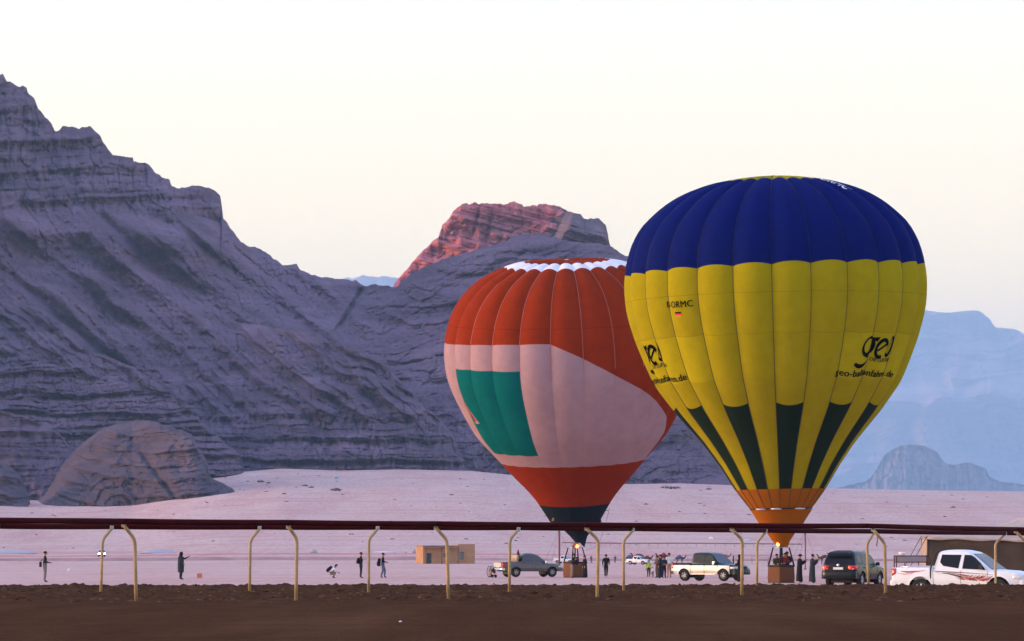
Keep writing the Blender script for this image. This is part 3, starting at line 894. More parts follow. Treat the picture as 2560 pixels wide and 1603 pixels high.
def poly_mesh(polys, name='print'):
    me = bpy.data.meshes.new(name)
    vs, fs = [], []
    for P in polys:
        k = len(vs); vs += [(p[0], p[1], 0) for p in P]; fs.append(tuple(range(k, k + len(P))))
    me.from_pydata(vs, [], fs)
    return me

def stroke(pts, ws, n=1):
    """variable-width pen stroke as quads"""
    qs = []
    P = [Vector((p[0], p[1])) for p in pts]
    L, Rr = [], []
    for i, p in enumerate(P):
        d = (P[min(i + 1, len(P) - 1)] - P[max(i - 1, 0)]).normalized()
        nn = Vector((-d.y, d.x)) * ws[i] / 2
        L.append(p + nn); Rr.append(p - nn)
    for i in range(len(P) - 1):
        qs.append([L[i], L[i + 1], Rr[i + 1], Rr[i]])
    return qs

def arc(cx, cy, rx, ry, a0, a1, n=18, rot=0.0):
    out = []
    for i in range(n + 1):
        a = math.radians(a0 + (a1 - a0) * i / n)
        x, y = rx * math.cos(a), ry * math.sin(a)
        c, s_ = math.cos(math.radians(rot)), math.sin(math.radians(rot))
        out.append((cx + x * c - y * s_, cy + x * s_ + y * c))
    return out

def geo_logo(sz):
    """the three hand-drawn letters with a broken g: built from pen strokes, units of sz"""
    q = []
    # g bowl
    a = arc(0, 0, 0.52, 0.60, 60, 420, 30, -16)
    w = [0.16 + 0.13 * max(0, math.cos(math.radians(60 + 360 * i / 30 - 20))) + 0.10 * max(0, math.cos(math.radians(60 + 360 * i / 30 + 90))) for i in range(31)]
    q += stroke(a, w)
    q.append([(0.0, 0.62), (0.42, 0.56), (0.92, 0.66), (0.78, 0.32), (0.45, 0.36), (0.1, 0.5)])    # ear
    q.append([(-0.42, -0.40), (-0.42, -0.62), (0.02, -0.80), (0.30, -0.80), (0.14, -0.56), (-0.1, -0.46)])  # link
    t = arc(-0.38, -1.00, 0.58, 0.36, 190, 345, 16, 8)                                              # loop
    q += stroke(t, [0.10 + 0.20 * math.sin(math.pi * min(1, (i + 3) / 18)) for i in range(17)])
    # e
    e = arc(1.22, -0.10, 0.40, 0.62, 10, 310, 22, -16)
    q += stroke([(0.92, -0.30)] + [(1.55, 0.22)] + e[1:], [0.14, 0.16] + [0.18 + 0.09 * abs(math.sin(math.radians(10 + 300 * i / 22))) for i in range(22)])
    # o, opened at its upper left like a sail
    o = arc(1.98, 0.06, 0.34, 0.64, 110, -120, 20, -14)
    q += stroke(o, [0.15 + 0.21 * math.sin(math.pi * i / 20) for i in range(21)])
    q += stroke([o[-1], (1.74, -0.3), (1.9, 0.35), o[0]], [0.1, 0.05, 0.05, 0.08])
    return [[(p[0] * sz, p[1] * sz) for p in P] for P in q]

def basket(root, a, rz, h, zf, mw, loc=(0, 0, 0), label_rim=None):
    """wicker basket with padded rim, padded uprights and burner frame; parts of the balloon"""
    def ring(hw, z, r, n=5):
        out = []
        for cx, cy, a0 in ((1, 1, 0), (-1, 1, 90), (-1, -1, 180), (1, -1, 270)):
            for i in range(n + 1):
                t = math.radians(a0 + 90 * i / n)
                out.append((cx * (hw - r) + r * math.cos(t), cy * (hw - r) + r * math.sin(t), z))
        return out
    Rm = Matrix.Rotation(rz, 3, 'Z')
    L = Vector(loc)
    T = lambda pts: [Rm @ Vector(p) + L for p in pts]
    hw = a / 2
    mb = MB()
    zs = [0.0, 0.05, 0.3, 0.6, 0.85, h - 0.03]
    ws = [hw * 0.93, hw * 0.97, hw * 1.0, hw * 0.985, hw * 0.965, hw * 0.96]
    G = [T(ring(w, z, 0.09)) for w, z in zip(ws, zs)] + [T(ring(hw * 0.9, h - 0.03, 0.07)), T(ring(hw * 0.88, 0.06, 0.07))]
    mb.grid(G, wrap=True)
    mb.add(G[-1], [tuple(range(len(G[-1])))])
    mb.add(G[0], [tuple(range(len(G[0])))[::-1]])
    mb.build('basket', mw, root)
    mb = MB()
    rp = T(ring(hw * 0.96, h, 0.1)); mb.tube(rp + [rp[0]], 0.055, 8, cap=False)
    mb.build('padded_rim', M_BLACK, root)
    mb = MB()
    for zz, ww in ((0.03, hw * 0.95),):
        bp = T(ring(ww, zz, 0.1)); mb.tube(bp + [bp[0]], 0.04, 6, cap=False)
    mb.build('leather_skirting', simple('leather', (0.05, 0.028, 0.018), 0.6), root)
    fw = hw * 0.56
    for sx, sy in ((1, 1), (-1, 1), (-1, -1), (1, -1)):
        p0, p1 = Rm @ Vector((sx * hw * 0.9, sy * hw * 0.9, h)) + L, Rm @ Vector((sx * fw, sy * fw, zf)) + L
        MB().tube([p0, p0.lerp(p1, .5), p1], [0.052, 0.05, 0.042], 7).build('padded_upright', M_BLACK, root)
    mb = MB()
    fp = T([(fw, fw, zf), (-fw, fw, zf), (-fw, -fw, zf), (fw, -fw, zf)])
    mb.tube(fp + [fp[0]], 0.022, 6, cap=False)
    mb.tube(T([(0, -fw, zf), (0, fw, zf)]), 0.02, 6)
    mb.tube(T([(-fw, 0, zf), (fw, 0, zf)]), 0.02, 6)
    mb.build('burner_frame', M_STEEL, root)
    for dx in (-0.14, 0.14):
        b = MB()
        cx, cy = (Rm @ Vector((dx, 0, 0)) + L)[:2]
        b.lathe([(0.05, zf - 0.02), (0.07, zf + 0.02), (0.13, zf + 0.05), (0.13, zf + 0.28), (0.11, zf + 0.30), (0.10, zf + 0.29)], 12, c=(cx, cy, 0))
        for i in range(5):
            b.lathe([(0.125, 0), (0.145, 0.012), (0.125, 0.024)], 12, c=(cx, cy, zf + 0.07 + i * 0.045), cap=False)
        b.build('burner', simple('burner_coil', (0.20, 0.19, 0.19), 0.4, metal=0.6), root)
    # fuel hose and blast lever down the middle
    MB().tube(T([(0, 0.02, zf), (0.03, 0.05, zf - 0.3), (0.02, 0.1, h + 0.1), (0, 0.25, h - 0.3)]), 0.05, 6).build('fuel_hose', M_BLACK, root)

# ---- yellow and blue balloon
PROF_Y = [(441.0, 0), (442.5, 30), (446, 64), (453, 104), (466, 161), (480, 203), (497, 240.5), (515, 270), (535, 295.5), (573, 335), (612, 357), (650, 369), (688, 375), (711, 377), (740, 376), (770, 373), (800, 366.5), (850, 352),
          (900, 333), (953, 311), (1026, 261), (1107, 194), (1165, 152), (1224, 115), (1272, 78)]
D_Y = 267.0
E = Envelope(1953, 1457, D_Y, PROF_Y, -4.7, 1272, 1.2, 0.0, [(0, 28), (0.12, 42), (0.5, 41), (0.68, 33), (0.8, 18), (1, 8)])
yb = empty('hot_air_balloon', E.root, label='yellow and blue hot air balloon with dark stripes, tethered on its wicker basket', cat='hot air balloon', group='hot air balloons about to lift off')
sY = {k: E.s_of_row(r) for k, r in dict(crown=461, blue=683, seam=748, tape=846, panel_t=846, panel_b=955, dark=1014, orange=1224, mouth=1272).items()}
S_END = E.ss[-1]
PAN_Y = set([2, 3, 4, -3 % 24, -4 % 24, -5 % 24])
def rows_yellow(g, f):
    q = 1 - f * f
    dark = (g % 2 == 0)
    pan = 1 if g in PAN_Y else 0
    return [(0.15, 0), (sY['crown'], 2), (sY['blue'] - 0.10 * q - 0.14 * math.sin(math.radians(-4.7 + (g + 0.5) * 15 + f * 7.5)), 0), (sY['seam'], 5), (sY['seam'] + 0.035, 0), (sY['panel_t'] - 0.03, 5), (sY['panel_t'], 1 if pan else 0), (sY['panel_b'], 0), (sY['dark'] + 0.10 * q * (1 if dark else 0), 3 if dark else 0), (sY['orange'] - 0.03 * q, 4), (S_END, 4)]
gores(E, yb, rows_yellow, [M_YEL, M_YEL2, M_BLU, M_GRN, M_ORA, M_YSEAM])
tapes(E, yb, [M_TAPE_B, M_TAPE_D], 0.2, S_END, 0.024, split=sY['blue'])
# crown cap, hem and hoop
mb = MB()
mb.grid([[E.pt(g, 0, 0.02 + 0.22 * i / 3, 0.02 + 0.05 * (1 - i / 3)) for g in range(24)] for i in range(4)], wrap=True)
mb.build('crown_ring', M_YEL, yb)
mb = MB()
hoop = [E.pt(g, f, S_END - 0.02, 0.03) for g in range(24) for f in (-1, 0)]
mb.tube(hoop + [hoop[0]], 0.035, 6, cap=False)
mb.build('hem_cord', M_BLACK, yb)
for g in (21, 23, 2):
    mb = MB(); p = E.pt(g, 0, S_END - 0.02, 0.05)
    mb.lathe([(0.01, -0.06), (0.30, -0.035), (0.33, 0), (0.30, 0.035), (0.01, 0.06)], 12, c=p)
    o = mb.build('hem_eyelet', simple('pale_metal', (0.6, 0.62, 0.66), 0.3, metal=0.7), yb)
# scoop (skirt) narrowing to the burner
mb = MB()
G = []
for i, (r, hw) in enumerate([(1273, 76), (1292, 64), (1314, 51), (1333, 34), (1352, 22), (1364, 15)]):
    z = px(1953, r, D_Y).z
    G.append([Vector((hw * E.k * (1 + 0.03 * math.cos(a * 6)) * math.cos(a) + 0.015 * (i > 4) * math.cos(3 * a), hw * E.k * math.sin(a), z - (0.12 * math.cos(a) if i == 5 else 0))) for a in [2 * math.pi * k / 24 for k in range(24)]])
mb.grid(G, wrap=True)
mb.build('scoop', M_ORA, yb)
basket(yb, 1.17, math.radians(36), 1.0, 2.06, M_WICK)
mb = MB()
for k in range(8):
    a = 2 * math.pi * k / 8
    mb.tube([(0.34 * math.cos(a), 0.34 * math.sin(a), 2.06), (0.2 * math.cos(a), 0.2 * math.sin(a), 2.32)], 0.008, 4)
mb.build('flying_wire', M_BLACK, yb)
fl = MB().lathe([(0.0, 0), (0.07, 0.04), (0.10, 0.11), (0.06, 0.2), (0.0, 0.30)], 10, c=(-0.20, -0.30, 2.12)).build('flame', M_FLAME_Y, yb)
fl['label'] = 'small orange pilot flame'
# lettering
def word(txt, w, bold=0.0, shear=0.0, space=1.0):
    """flat lettering; a bolder weight comes from printing it again slightly shifted"""
    me = text_mesh(txt, 1.0, 0.0, shear, None, space)
    xs = [v.co.x for v in me.vertices]; ys = [v.co.y for v in me.vertices]
    k = w / (max(xs) - min(xs)); cx = (max(xs) + min(xs)) / 2; cy = (max(ys) + min(ys)) / 2
    bm = bmesh.new()
    for q, sh in enumerate((-bold, 0.0, bold) if bold else (0.0,)):
        c = me.copy()
        for v in c.vertices:
            v.co = ((v.co.x - cx + sh) * k, (v.co.y - cy) * k, 0.004 * q)
        bm.from_mesh(c); bpy.data.meshes.remove(c)
    bm.to_mesh(me); bm.free()
    return me
surface_print(E, yb, word('D-ORMC', 2.05, 0.018, 0.0, 1.08), -43.6, E.s_of_row(768), M_INK, 'registration_lettering')
for i, mt in enumerate([M_INK, simple('flag_red', (0.5, 0.01, 0.01)), simple('flag_gold', (0.40, 0.19, 0.008))]):
    hs = 0.27 / 3
    surface_print(E, yb, poly_mesh([[(-0.24, 0.135 - hs * (i + 1)), (0.24, 0.135 - hs * (i + 1)), (0.24, 0.135 - hs * i), (-0.24, 0.135 - hs * i)]]), -43.4, E.s_of_row(791), mt, 'flag_stripe')
for th in (45.5, -67.5):
    surface_print(E, yb, poly_mesh(geo_logo(0.86)), th - (7.5 if th > 0 else 9.0), E.s_of_row(879), M_INK, 'logo_lettering')['kind'] = 'stuff'
    surface_print(E, yb, word('DIE LUFTIKER', 1.85, 0.015, 0.15), th + (2.6 if th > 0 else 1.4), E.s_of_row(910), M_INK, 'slogan_lettering')
    surface_print(E, yb, word('geo-ballonfahren.de', 4.75, 0.022, 0.0, 1.06), th - (3.0 if th > 0 else 1.5), E.s_of_row(945), M_INK, 'web_address_lettering')['kind'] = 'stuff'
surface_print(E, yb, word('D-ORMC', 2.9, 0.012), 48.0, E.s_of_row(474), M_WHT, 'crown_lettering', vertical=True)

# ---- red, white and teal balloon
PROF_R = [(650.5, 0), (651.5, 40), (655, 100), (660, 130), (667, 152), (677, 176), (699.5, 218), (726, 248.5), (752, 269.5), (779, 284.5), (805, 294), (832, 301), (858, 304.5), (885, 306), (911, 305), (938, 301.5), (964, 294), (991, 284),
          (1020, 271), (1036, 264.5), (1059, 252.5), (1086, 238), (1112, 216), (1152, 181), (1192, 146), (1218, 121), (1245, 99), (1260, 89), (1300, 65)]
D_R = 338.0
E = Envelope(1438, 1443.5, D_R, PROF_R, -9.4, 1300, 1.9, 7.0, [(0, 26), (0.1, 40), (0.45, 38), (0.62, 22), (0.75, 10), (1, 5)], 1.008)
rb = empty('hot_air_balloon', E.root, label='red, white and teal hot air balloon with navy mouth, burner flame lit', cat='hot air balloon', group='hot air balloons about to lift off')
sR = {k: E.s_of_row(r) for k, r in dict(disc=656.5, ring=670, seam=802, line=850, teal_t=901, teal_b=1117, low=1148, navy=1257).items()}
S_END = E.ss[-1]
BX = [-180, -9.4, 5.8, 21.5, 38.7, 51, 61.6, 66.9, 69.5, 73, 180]
BY = [850, 850, 888, 934, 978, 1014, 1045, 1064, 1084, 1147.5, 1147.5]
TEAL = set([-4 % 24, -3 % 24, -2 % 24])
def rows_red(g, f):
    q = 1 - f * f
    th = -9.4 + (g + 0.5) * 15 + f * 7.5
    if th > 180: th -= 360
    if th > 200: th -= 360
    if g > 12 and th > 0: th -= 360
    b = float(np.interp(th, BX, BY)) - 12 * max(0, math.cos(math.radians(th))) - 2
    sb = E.s_of_row(b)
    t1, t2 = max(sb + 0.001, sR['teal_t']), max(sb + 0.002, sR['teal_b'])
    lo = max(sR['low'], sb + 0.003)
    tl = 3 if g in TEAL else 1
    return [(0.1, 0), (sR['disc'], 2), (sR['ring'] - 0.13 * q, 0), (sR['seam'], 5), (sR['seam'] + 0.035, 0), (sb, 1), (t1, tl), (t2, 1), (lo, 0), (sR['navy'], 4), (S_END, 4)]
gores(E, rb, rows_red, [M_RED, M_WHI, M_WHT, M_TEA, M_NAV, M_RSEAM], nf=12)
tapes(E, rb, [M_TAPE_L], sR['ring'], sR['line'] + 1.5, 0.022)
mb = MB()
mb.grid([[E.pt(g, 0, 0.02 + 0.2 * i / 3, 0.03 + 0.05 * (1 - i / 3)) for g in range(24)] for i in range(4)], wrap=True)
mb.build('crown_ring', simple('crown_metal', (0.5, 0.3, 0.24), 0.5), rb)
surface_print(E, rb, poly_mesh([[(-1.0, 1.35), (-0.42, 1.25), (0.66, -0.55), (0.05, -0.62)]]), -64.0, E.s_of_row(1018), M_WHI, 'flag_border', off=0.02)
surface_print(E, rb, poly_mesh([[(-0.82, 1.12), (-0.47, 1.05), (0.36, -0.38), (0.06, -0.42)]]), -64.0, E.s_of_row(1018), M_RED, 'flag_triangle', off=0.035)
surface_print(E, rb, poly_mesh([[(-0.3, 0.0), (0.3, 0.0), (0.3, 0.14), (-0.3, 0.14)]]), 34.0, E.s_of_row(860), M_WHT, 'flag_stripe', off=0.03)
surface_print(E, rb, poly_mesh([[(-0.3, -0.14), (0.3, -0.14), (0.3, 0.0), (-0.3, 0.0)]]), 34.0, E.s_of_row(860), simple('flag_blue', (0.02, 0.03, 0.25)), 'flag_stripe', off=0.03)
mb = MB()
for k in range(3):
    p = E.theta_pt(-52 + k * 1.2, E.s_of_row(1290), 0.03)
    mb.box(p, (0.10, 0.06, 0.30), ry=0.3)
mb.build('repair_patch', simple('tan_patch', (0.30, 0.19, 0.10)), rb)
mb = MB(); G = []
for i, (r, hw, cx) in enumerate([(1301, 66, 0), (1312, 52, 3), (1327, 33, 6), (1342, 21, 9), (1357, 11, 12)]):
    z = px(1441, r, D_R).z
    G.append([Vector(((hw * math.cos(a) + cx) * E.k, hw * E.k * math.sin(a), z - (0.35 * max(0, math.cos(a)) if i == 4 else 0) + (0.10 * math.sin(7 * a) if i == 0 else 0))) for a in [2 * math.pi * k / 24 for k in range(24)]])
mb.grid(G, wrap=True)
mb.build('scoop', M_NAV, rb)
basket(rb, 1.36, math.radians(28), 1.12, 2.20, M_WICK)
fl = MB().lathe([(0.0, 0), (0.09, 0.03), (0.145, 0.13), (0.11, 0.24), (0.0, 0.31)], 12, c=(0.14, -0.25, 2.14)).build('flame', M_FLAME, rb)
MB().lathe([(0.0, 0), (0.06, 0.03), (0.09, 0.10), (0.06, 0.18), (0.0, 0.22)], 10, c=(0.14, -0.40, 2.19)).build('flame', M_FLAME_Y, rb)
E = None
# ---------------------------------------------------------------- the two running rails of the race track
M_POST = simple('cream_post_paint', (0.36, 0.25, 0.135), 0.6, 0.2, 0.25, 4.0)
M_RAILC = simple('maroon_rail', (0.045, 0.006, 0.007), 0.8, 0.04, 0.2, 1.5)
M_PLATE = simple('galvanised_plate', (0.42, 0.44, 0.42), 0.5, metal=0.3)
M_BOLT = simple('dark_bolt', (0.03, 0.03, 0.03), 0.5)

def rail_section(name, p0, p1, parent, mat, rh=0.046, rd=0.034):
    mb = MB()
    p0, p1 = Vector(p0), Vector(p1)
    d = (p1 - p0).normalized(); sd = Vector((d.y, -d.x, 0)).normalized()
    n = 12
    rings = []
    for t in (0.0, 0.25, 0.5, 0.75, 1.0):
        c = p0.lerp(p1, t) + Vector((0, 0, -0.006 * math.sin(math.pi * t)))
        rings.append([c + sd * (rd * math.cos(2 * math.pi * k / n)) + Vector((0, 0, rh * math.copysign(abs(math.sin(2 * math.pi * k / n)) ** 0.7, math.sin(2 * math.pi * k / n)))) for k in range(n)])
    mb.grid(rings, wrap=True)
    mb.add(rings[0], [tuple(range(n))[::-1]]); mb.add(rings[-1], [tuple(range(n))])
    return mb.build(name, mat, parent)

def race_rail(label, posts, Dfn, Ddy, rail_z, sign, front):
    f = empty('running_rail', (px(posts[0][0], 1490, Dfn(posts[0][0])).x, Dfn(posts[0][0]), TRACK_Z), label=label, cat='rail fence', group='running rails along the race track')
    inv = Vector(f.location)
    tops = []
    for (bx, ex, tx_, ey, ty_) in posts:
        D = Dfn(tx_)
        Xb, Xe, Xt = [px(v, 1400, D).x for v in (bx, ex, tx_)]
        ze, zt = px(ex, ey, D).z, px(tx_, ty_, D).z
        gz = max(track_h(Xb, D), -0.2) if D < 118 else plain_h(Xb, D)
        b = Vector((Xb, D + (0.0), gz - 0.05)); e = Vector((Xe, D, ze)); t = Vector((Xt, D + Ddy, zt))
        k1 = e + (b - e).normalized() * 0.09; k2 = e + (t - e).normalized() * 0.09
        pts = [b, b.lerp(k1, .5), k1]
        for i in range(1, 6):
            u = i / 6
            pts.append(k1 * (1 - u) ** 2 + e * (2 * u * (1 - u)) + k2 * u * u)
        pts += [k2, k2.lerp(t, .5), t]
        po = MB().tube([p - inv for p in pts], 0.031, 9).build('post', M_POST, f)
        pl = MB()
        c = t - inv
        pl.box(c + Vector((0, -0.002 if front else 0.0, 0.01)), (0.075, 0.014, 0.085))
        pp = pl.build('bracket_plate', M_PLATE, po)
        MB().lathe([(0.012, -0.012), (0.012, 0.0)], 8, c=c + Vector((0, -0.012, 0.015)), axis='Y').build('bolt', M_BOLT, po)
        tops.append((t, D))
    # rail sections meet at every second post
    return f, tops

FX = [-900, 0, 640, 1280, 1600, 2165, 2560, 3100]
FD = [68, 74, 78, 82.3, 84.2, 86.6, 96.6, 112]
Dfront = lambda x: float(np.interp(x, FX, FD))
POSTS_F = [(-452, -457, -484, 1348, 1309), (-66, -71, -98, 1348, 1311), (341, 336.6, 310, 1349, 1313), (740, 742, 721, 1346, 1317), (1121.5, 1117, 1090, 1349, 1321), (1492.7, 1495.6, 1466, 1350, 1322), (1854, 1855.6, 1829, 1349, 1324), (2213.6, 2212, 2182, 1358, 1325), (2566, 2568, 2538, 1358, 1329), (2905, 2905, 2880, 1362, 1333)]
ff, tf = race_rail('nearer maroon race track rail on cream posts that bend over to the left', POSTS_F, Dfront, -0.10, 2.13, -1, True)
inv = Vector(ff.location)
cuts = [(-900, 1293), (310, 1303.3), (721, 1306.5), (1090, 1309.6), (1463, 1312.3), (1829, 1313.9), (2165, 1314.9), (2538, 1323.2), (2950, 1333)]
for (xa, ya), (xb, yb_) in zip(cuts[:-1], cuts[1:]):
    a = px(xa, ya, Dfront(xa) - 0.17); b = px(xb, yb_, Dfront(xb) - 0.17)
    g = (b - a).normalized() * 0.006
    rail_section('rail_section', a + g - inv, b - g - inv, ff, M_RAILC, 0.047)

BXX = [-900, 0, 640, 1280, 1600, 1900, 2200, 2560, 3100]
BDD = [84, 90.7, 93.2, 94.0, 98.0, 104.0, 109.0, 119.0, 140]
Dback = lambda x: float(np.interp(x, BXX, BDD))
POSTS_B = [(-120, -117, -95, 1351, 1323), (252, 256, 278, 1350, 1321), (624, 625.5, 648, 1351, 1322), (921.5, 922, 943.5, 1348, 1322), (1273, 1275, 1296.5, 1348, 1323), (1559, 1559, 1582.6, 1352, 1326), (1892, 1893, 1915.6, 1355, 1329), (2171, 2168, 2186, 1360, 1332), (2489, 2488.5, 2515, 1359, 1335), (2800, 2800, 2825, 1362, 1340)]
fb, tb = race_rail('farther maroon race track rail on cream posts that bend over to the right', POSTS_B, Dback, 0.10, 2.1, 1, False)
inv = Vector(fb.location)
RB = [(-900, 1311), (0, 1315.5), (278, 1316.5), (648, 1317.5), (943, 1318), (1296, 1319), (1582, 1321.5), (1915, 1326), (2186, 1328.5), (2515, 1333), (3000, 1342)]
for (xa, ya), (xb, yb_) in zip(RB[:-1], RB[1:]):
    a = px(xa, ya, Dback(xa) + 0.16); b = px(xb, yb_, Dback(xb) + 0.16)
    g = (b - a).normalized() * 0.006
    rail_section('rail_section', a + g - inv, b - g - inv, fb, M_RAILC, 0.056)
# a strip of torn tape left on the nearer rail by the sixth post
p = px(2193, 1350, Dfront(2193) - 0.1)
tag(MB().tube([p + Vector((0, 0, 0.06)), p + Vector((0.005, 0, 0)), p + Vector((-0.012, 0, -0.10)), p + Vector((0.0, 0, -0.13))], [0.008, 0.012, 0.012, 0.004], 5).build('tape_strip', simple('faded_tape', (0.2, 0.1, 0.09))),
    'torn strip of tape dangling from the nearer rail between two posts', 'tape')
# ---------------------------------------------------------------- vehicles
def paint(name, c, rough=0.28, metal=0.0, dust=(0.30, 0.20, 0.17), da=0.25):
    m = NM(name, rough, 0.2)
    m.b.inputs['Coat Weight'].default_value = 0.05; m.b.inputs['Coat Roughness'].default_value = 0.12
    m.b.inputs['Metallic'].default_value = metal
    sep = m.n('ShaderNodeSeparateXYZ'); m.l(m.coord(), sep.inputs[0])
    zr = m.n('ShaderNodeMapRange'); zr.inputs['From Min'].default_value = 0.25; zr.inputs['From Max'].default_value = 0.95; zr.inputs['To Min'].default_value = 1.0; zr.inputs['To Max'].default_value = 0.12
    m.l(sep.outputs['Z'], zr.inputs[0])
    nz = m.noise(3.0, 5, 0.65)
    mu = m.n('ShaderNodeMath', operation='MULTIPLY'); m.l(zr.outputs[0], mu.inputs[0]); m.l(m.ramp(nz, [(0.35, 0.0), (0.75, 2.0 * da)]), mu.inputs[1])
    m.color(m.mix(mu.outputs[0], c, dust))
    return m.m
M_GLASS_D = simple('tinted_glass', (0.008, 0.009, 0.011), 0.08, 0.16, 0.05)
M_GLASS_L = simple('windscreen_glass', (0.03, 0.038, 0.048), 0.05, 0.3, 0.05)
M_TYRE = simple('tyre_rubber', (0.018, 0.017, 0.017), 0.85, 0.2, 0.25, 12)
M_RIM = simple('alloy_rim', (0.42, 0.42, 0.43), 0.35, metal=0.7)
M_PLAST = simple('black_plastic', (0.016, 0.016, 0.018), 0.55)
M_TAIL = simple('red_lens', (0.42, 0.008, 0.008), 0.15, 0.6)
M_LENS = simple('clear_lens', (0.55, 0.57, 0.60), 0.12, 0.6)
M_AMBER = simple('amber_lens', (0.75, 0.28, 0.02), 0.15, 0.6)
M_PLATEW = simple('number_plate_white', (0.62, 0.62, 0.60), 0.4)
M_CHROME = simple('chrome', (0.62, 0.62, 0.64), 0.12, metal=1.0)

def vehicle(name, label, ref_px, D, yaw, S, paints, cat='pickup truck', group='vehicles parked around the balloons', ref=(0, 0), z=0.0, detail=True):
    W2 = S['W'] / 2
    yawr = math.radians(yaw)
    R = Matrix.Rotation(yawr, 3, 'Z')
    rp = R @ Vector((ref[0], ref[1], 0))
    P = px(ref_px, 1440, D)
    root = empty(name, (P.x - rp.x, D - rp.y, z), yawr, label, cat, group)
    xr, xf, ra, rf_ = S['rear'], S['front'], S['axles'][0], S['axles'][1]
    ar, wz = S['arch'], S['wr']
    zt = lambda x: float(np.interp(x, [p[0] for p in S['top']], [p[1] for p in S['top']]))
    sill = S['sill']
    def zb(x):
        b = float(np.interp(x, [xr, xr + 0.35, xf - 0.45, xf], [sill + 0.16, sill, sill, sill + 0.06]))
        for a in (ra, rf_):
            d = abs(x - a)
            if d < ar:
                b = max(b, wz + math.sqrt(max(ar * ar - d * d, 0)) * 0.97)
        return min(b, zt(x) - 0.08)
    def plan(x):
        k = 1.0
        f0 = xf - 0.75
        if x > f0: k -= S.get('cf', 0.13) * ((x - f0) / (xf - f0)) ** 2
        r0 = xr + 0.4
        if x < r0: k -= S.get('cr', 0.05) * ((r0 - x) / (r0 - xr)) ** 2
        return k
    def yy_(x, zz):
        t = zt(x)
        prof = [(sill - 0.1, 0.93), (sill + 0.12, 0.975), (0.62, 1.0), (0.80, 0.995), (0.95, 0.985), (t - 0.05, 0.965), (t, 0.925)]
        zs = [p[0] for p in prof]
        for i in range(1, len(zs)):
            zs[i] = max(zs[i], zs[i - 1] + 1e-4)
        k = float(np.interp(zz, zs, [p[1] for p in prof]))
        for a in (ra, rf_):                       # flared arches
            d = math.hypot(x - a, zz - wz)
            if d < ar + 0.12: k += 0.022 * (1 - max(0, d - ar) / 0.12)
        return W2 * k * plan(x)
    xs = sorted(set([xr, xf] + [xr + (xf - xr) * i / 26 for i in range(27)] + [a + ar * math.cos(math.pi * i / 14) for a in (ra, rf_) for i in range(15)] + [a + sg * (ar + 0.01) for a in (ra, rf_) for sg in (-1, 1)] + [p[0] for p in S['top'] if xr < p[0] < xf]))
    nr = 9
    two = S.get('two_tone')
    mb = MB()
    mfun = None
    sides = {}
    for sd in (-1, 1):
        G = []
        for x in xs:
            b, t = zb(x), zt(x)
            zl = [b + (t - b) * (j / nr) for j in range(nr + 1)]
            if two:
                zl = sorted(zl); k = min(range(1, nr), key=lambda j: abs(zl[j] - two)); 
                if b < two < t: zl[k] = two
            G.append([Vector((x, sd * yy_(x, q), q)) for q in zl])
        sides[sd] = G
        mb.grid(G if sd > 0 else G[::-1], mif=None)
        if two:
            base = len(mb.f) - (len(xs) - 1) * nr
            Gx = G if sd > 0 else G[::-1]
            for i in range(len(xs) - 1):
                for j in range(nr):
                    zc = (Gx[i][j].z + Gx[i][j + 1].z + Gx[i + 1][j].z + Gx[i + 1][j + 1].z) / 4
                    mb.m[base + i * nr + j] = 1 if (zc < two and Gx[i][j].x < S.get('two_x', 9)) else 0
    # nose and tail, bowed across
    for idx, bow, sg in ((-1, S.get('bowf', 0.14), 1), (0, S.get('bowr', 0.04), -1)):
        Lc, Rc = sides[-1][idx], sides[1][idx]
        G = []
        for j in range(nr + 1):
            row = []
            for i in range(11):
                t = -1 + 2 * i / 10
                p = Lc[j].lerp(Rc[j], (t + 1) / 2)
                row.append(p + Vector((sg * bow * (1 - t * t), 0, 0)))
            G.append(row)
        mb.grid(G)
        if two:
            base = len(mb.f) - nr * 10
            for k in range(nr * 10):
                mb.m[base + k] = 1 if idx == 0 and G[k // 10][0].z < two - 0.01 else 0
    # bonnet / deck
    deck0 = S['deck'][0]
    dx = [x for x in xs if x >= deck0 - 1e-6]
    G = []
    for x in dx:
        y0 = yy_(x, zt(x)); zc = zt(x)
        bw = S.get('bowf', 0.14) * max(0, (x - (xf - 0.5)) / 0.5)
        G.append([Vector((x + bw * (1 - (i / 5 - 1) ** 2), y0 * (i / 5 - 1), zc + S.get('crown', 0.05) * (1 - (i / 5 - 1) ** 2))) for i in range(11)])
    mb.grid(G)
    if S['kind'] == 'pickup':
        bx0, bx1 = xr + 0.07, S['bed'][1]
        fl = 0.72; yo = W2 * 0.90
        # rail caps, inner walls, floor, front bulkhead, tailgate inside
        bxs = [x for x in xs if xr <= x <= bx1 + 1e-6]
        for sd in (-1, 1):
            G = [[Vector((x, sd * yy_(x, zt(x)), zt(x))), Vector((x, sd * (yy_(x, zt(x)) - 0.03), zt(x) + 0.015)), Vector((x, sd * (yy_(x, zt(x)) - 0.08), zt(x) + 0.012)), Vector((x, sd * (yy_(x, zt(x)) - 0.09), fl))] for x in bxs]
            mb.grid(G if sd < 0 else G[::-1], smooth=False)
        mb.box(((bx0 + bx1) / 2, 0, fl - 0.02), (bx1 - bx0, W2 * 1.78, 0.04))
        mb.box((xr + 0.045, 0, (fl + zt(xr)) / 2 + 0.005), (0.07, W2 * 1.72, zt(xr) - fl + 0.01))
        mb.box((bx1 + 0.02, 0, (fl + zt(bx1)) / 2), (0.04, W2 * 1.75, zt(bx1) - fl))
    else:
        rx0 = [x for x in xs if x <= deck0 + 1e-6]
        G = [[Vector((x, yy_(x, zt(x)) * (i / 5 - 1), zt(x))) for i in range(11)] for x in rx0]
        mb.grid(G)
    body = mb.build('body', paints, root)
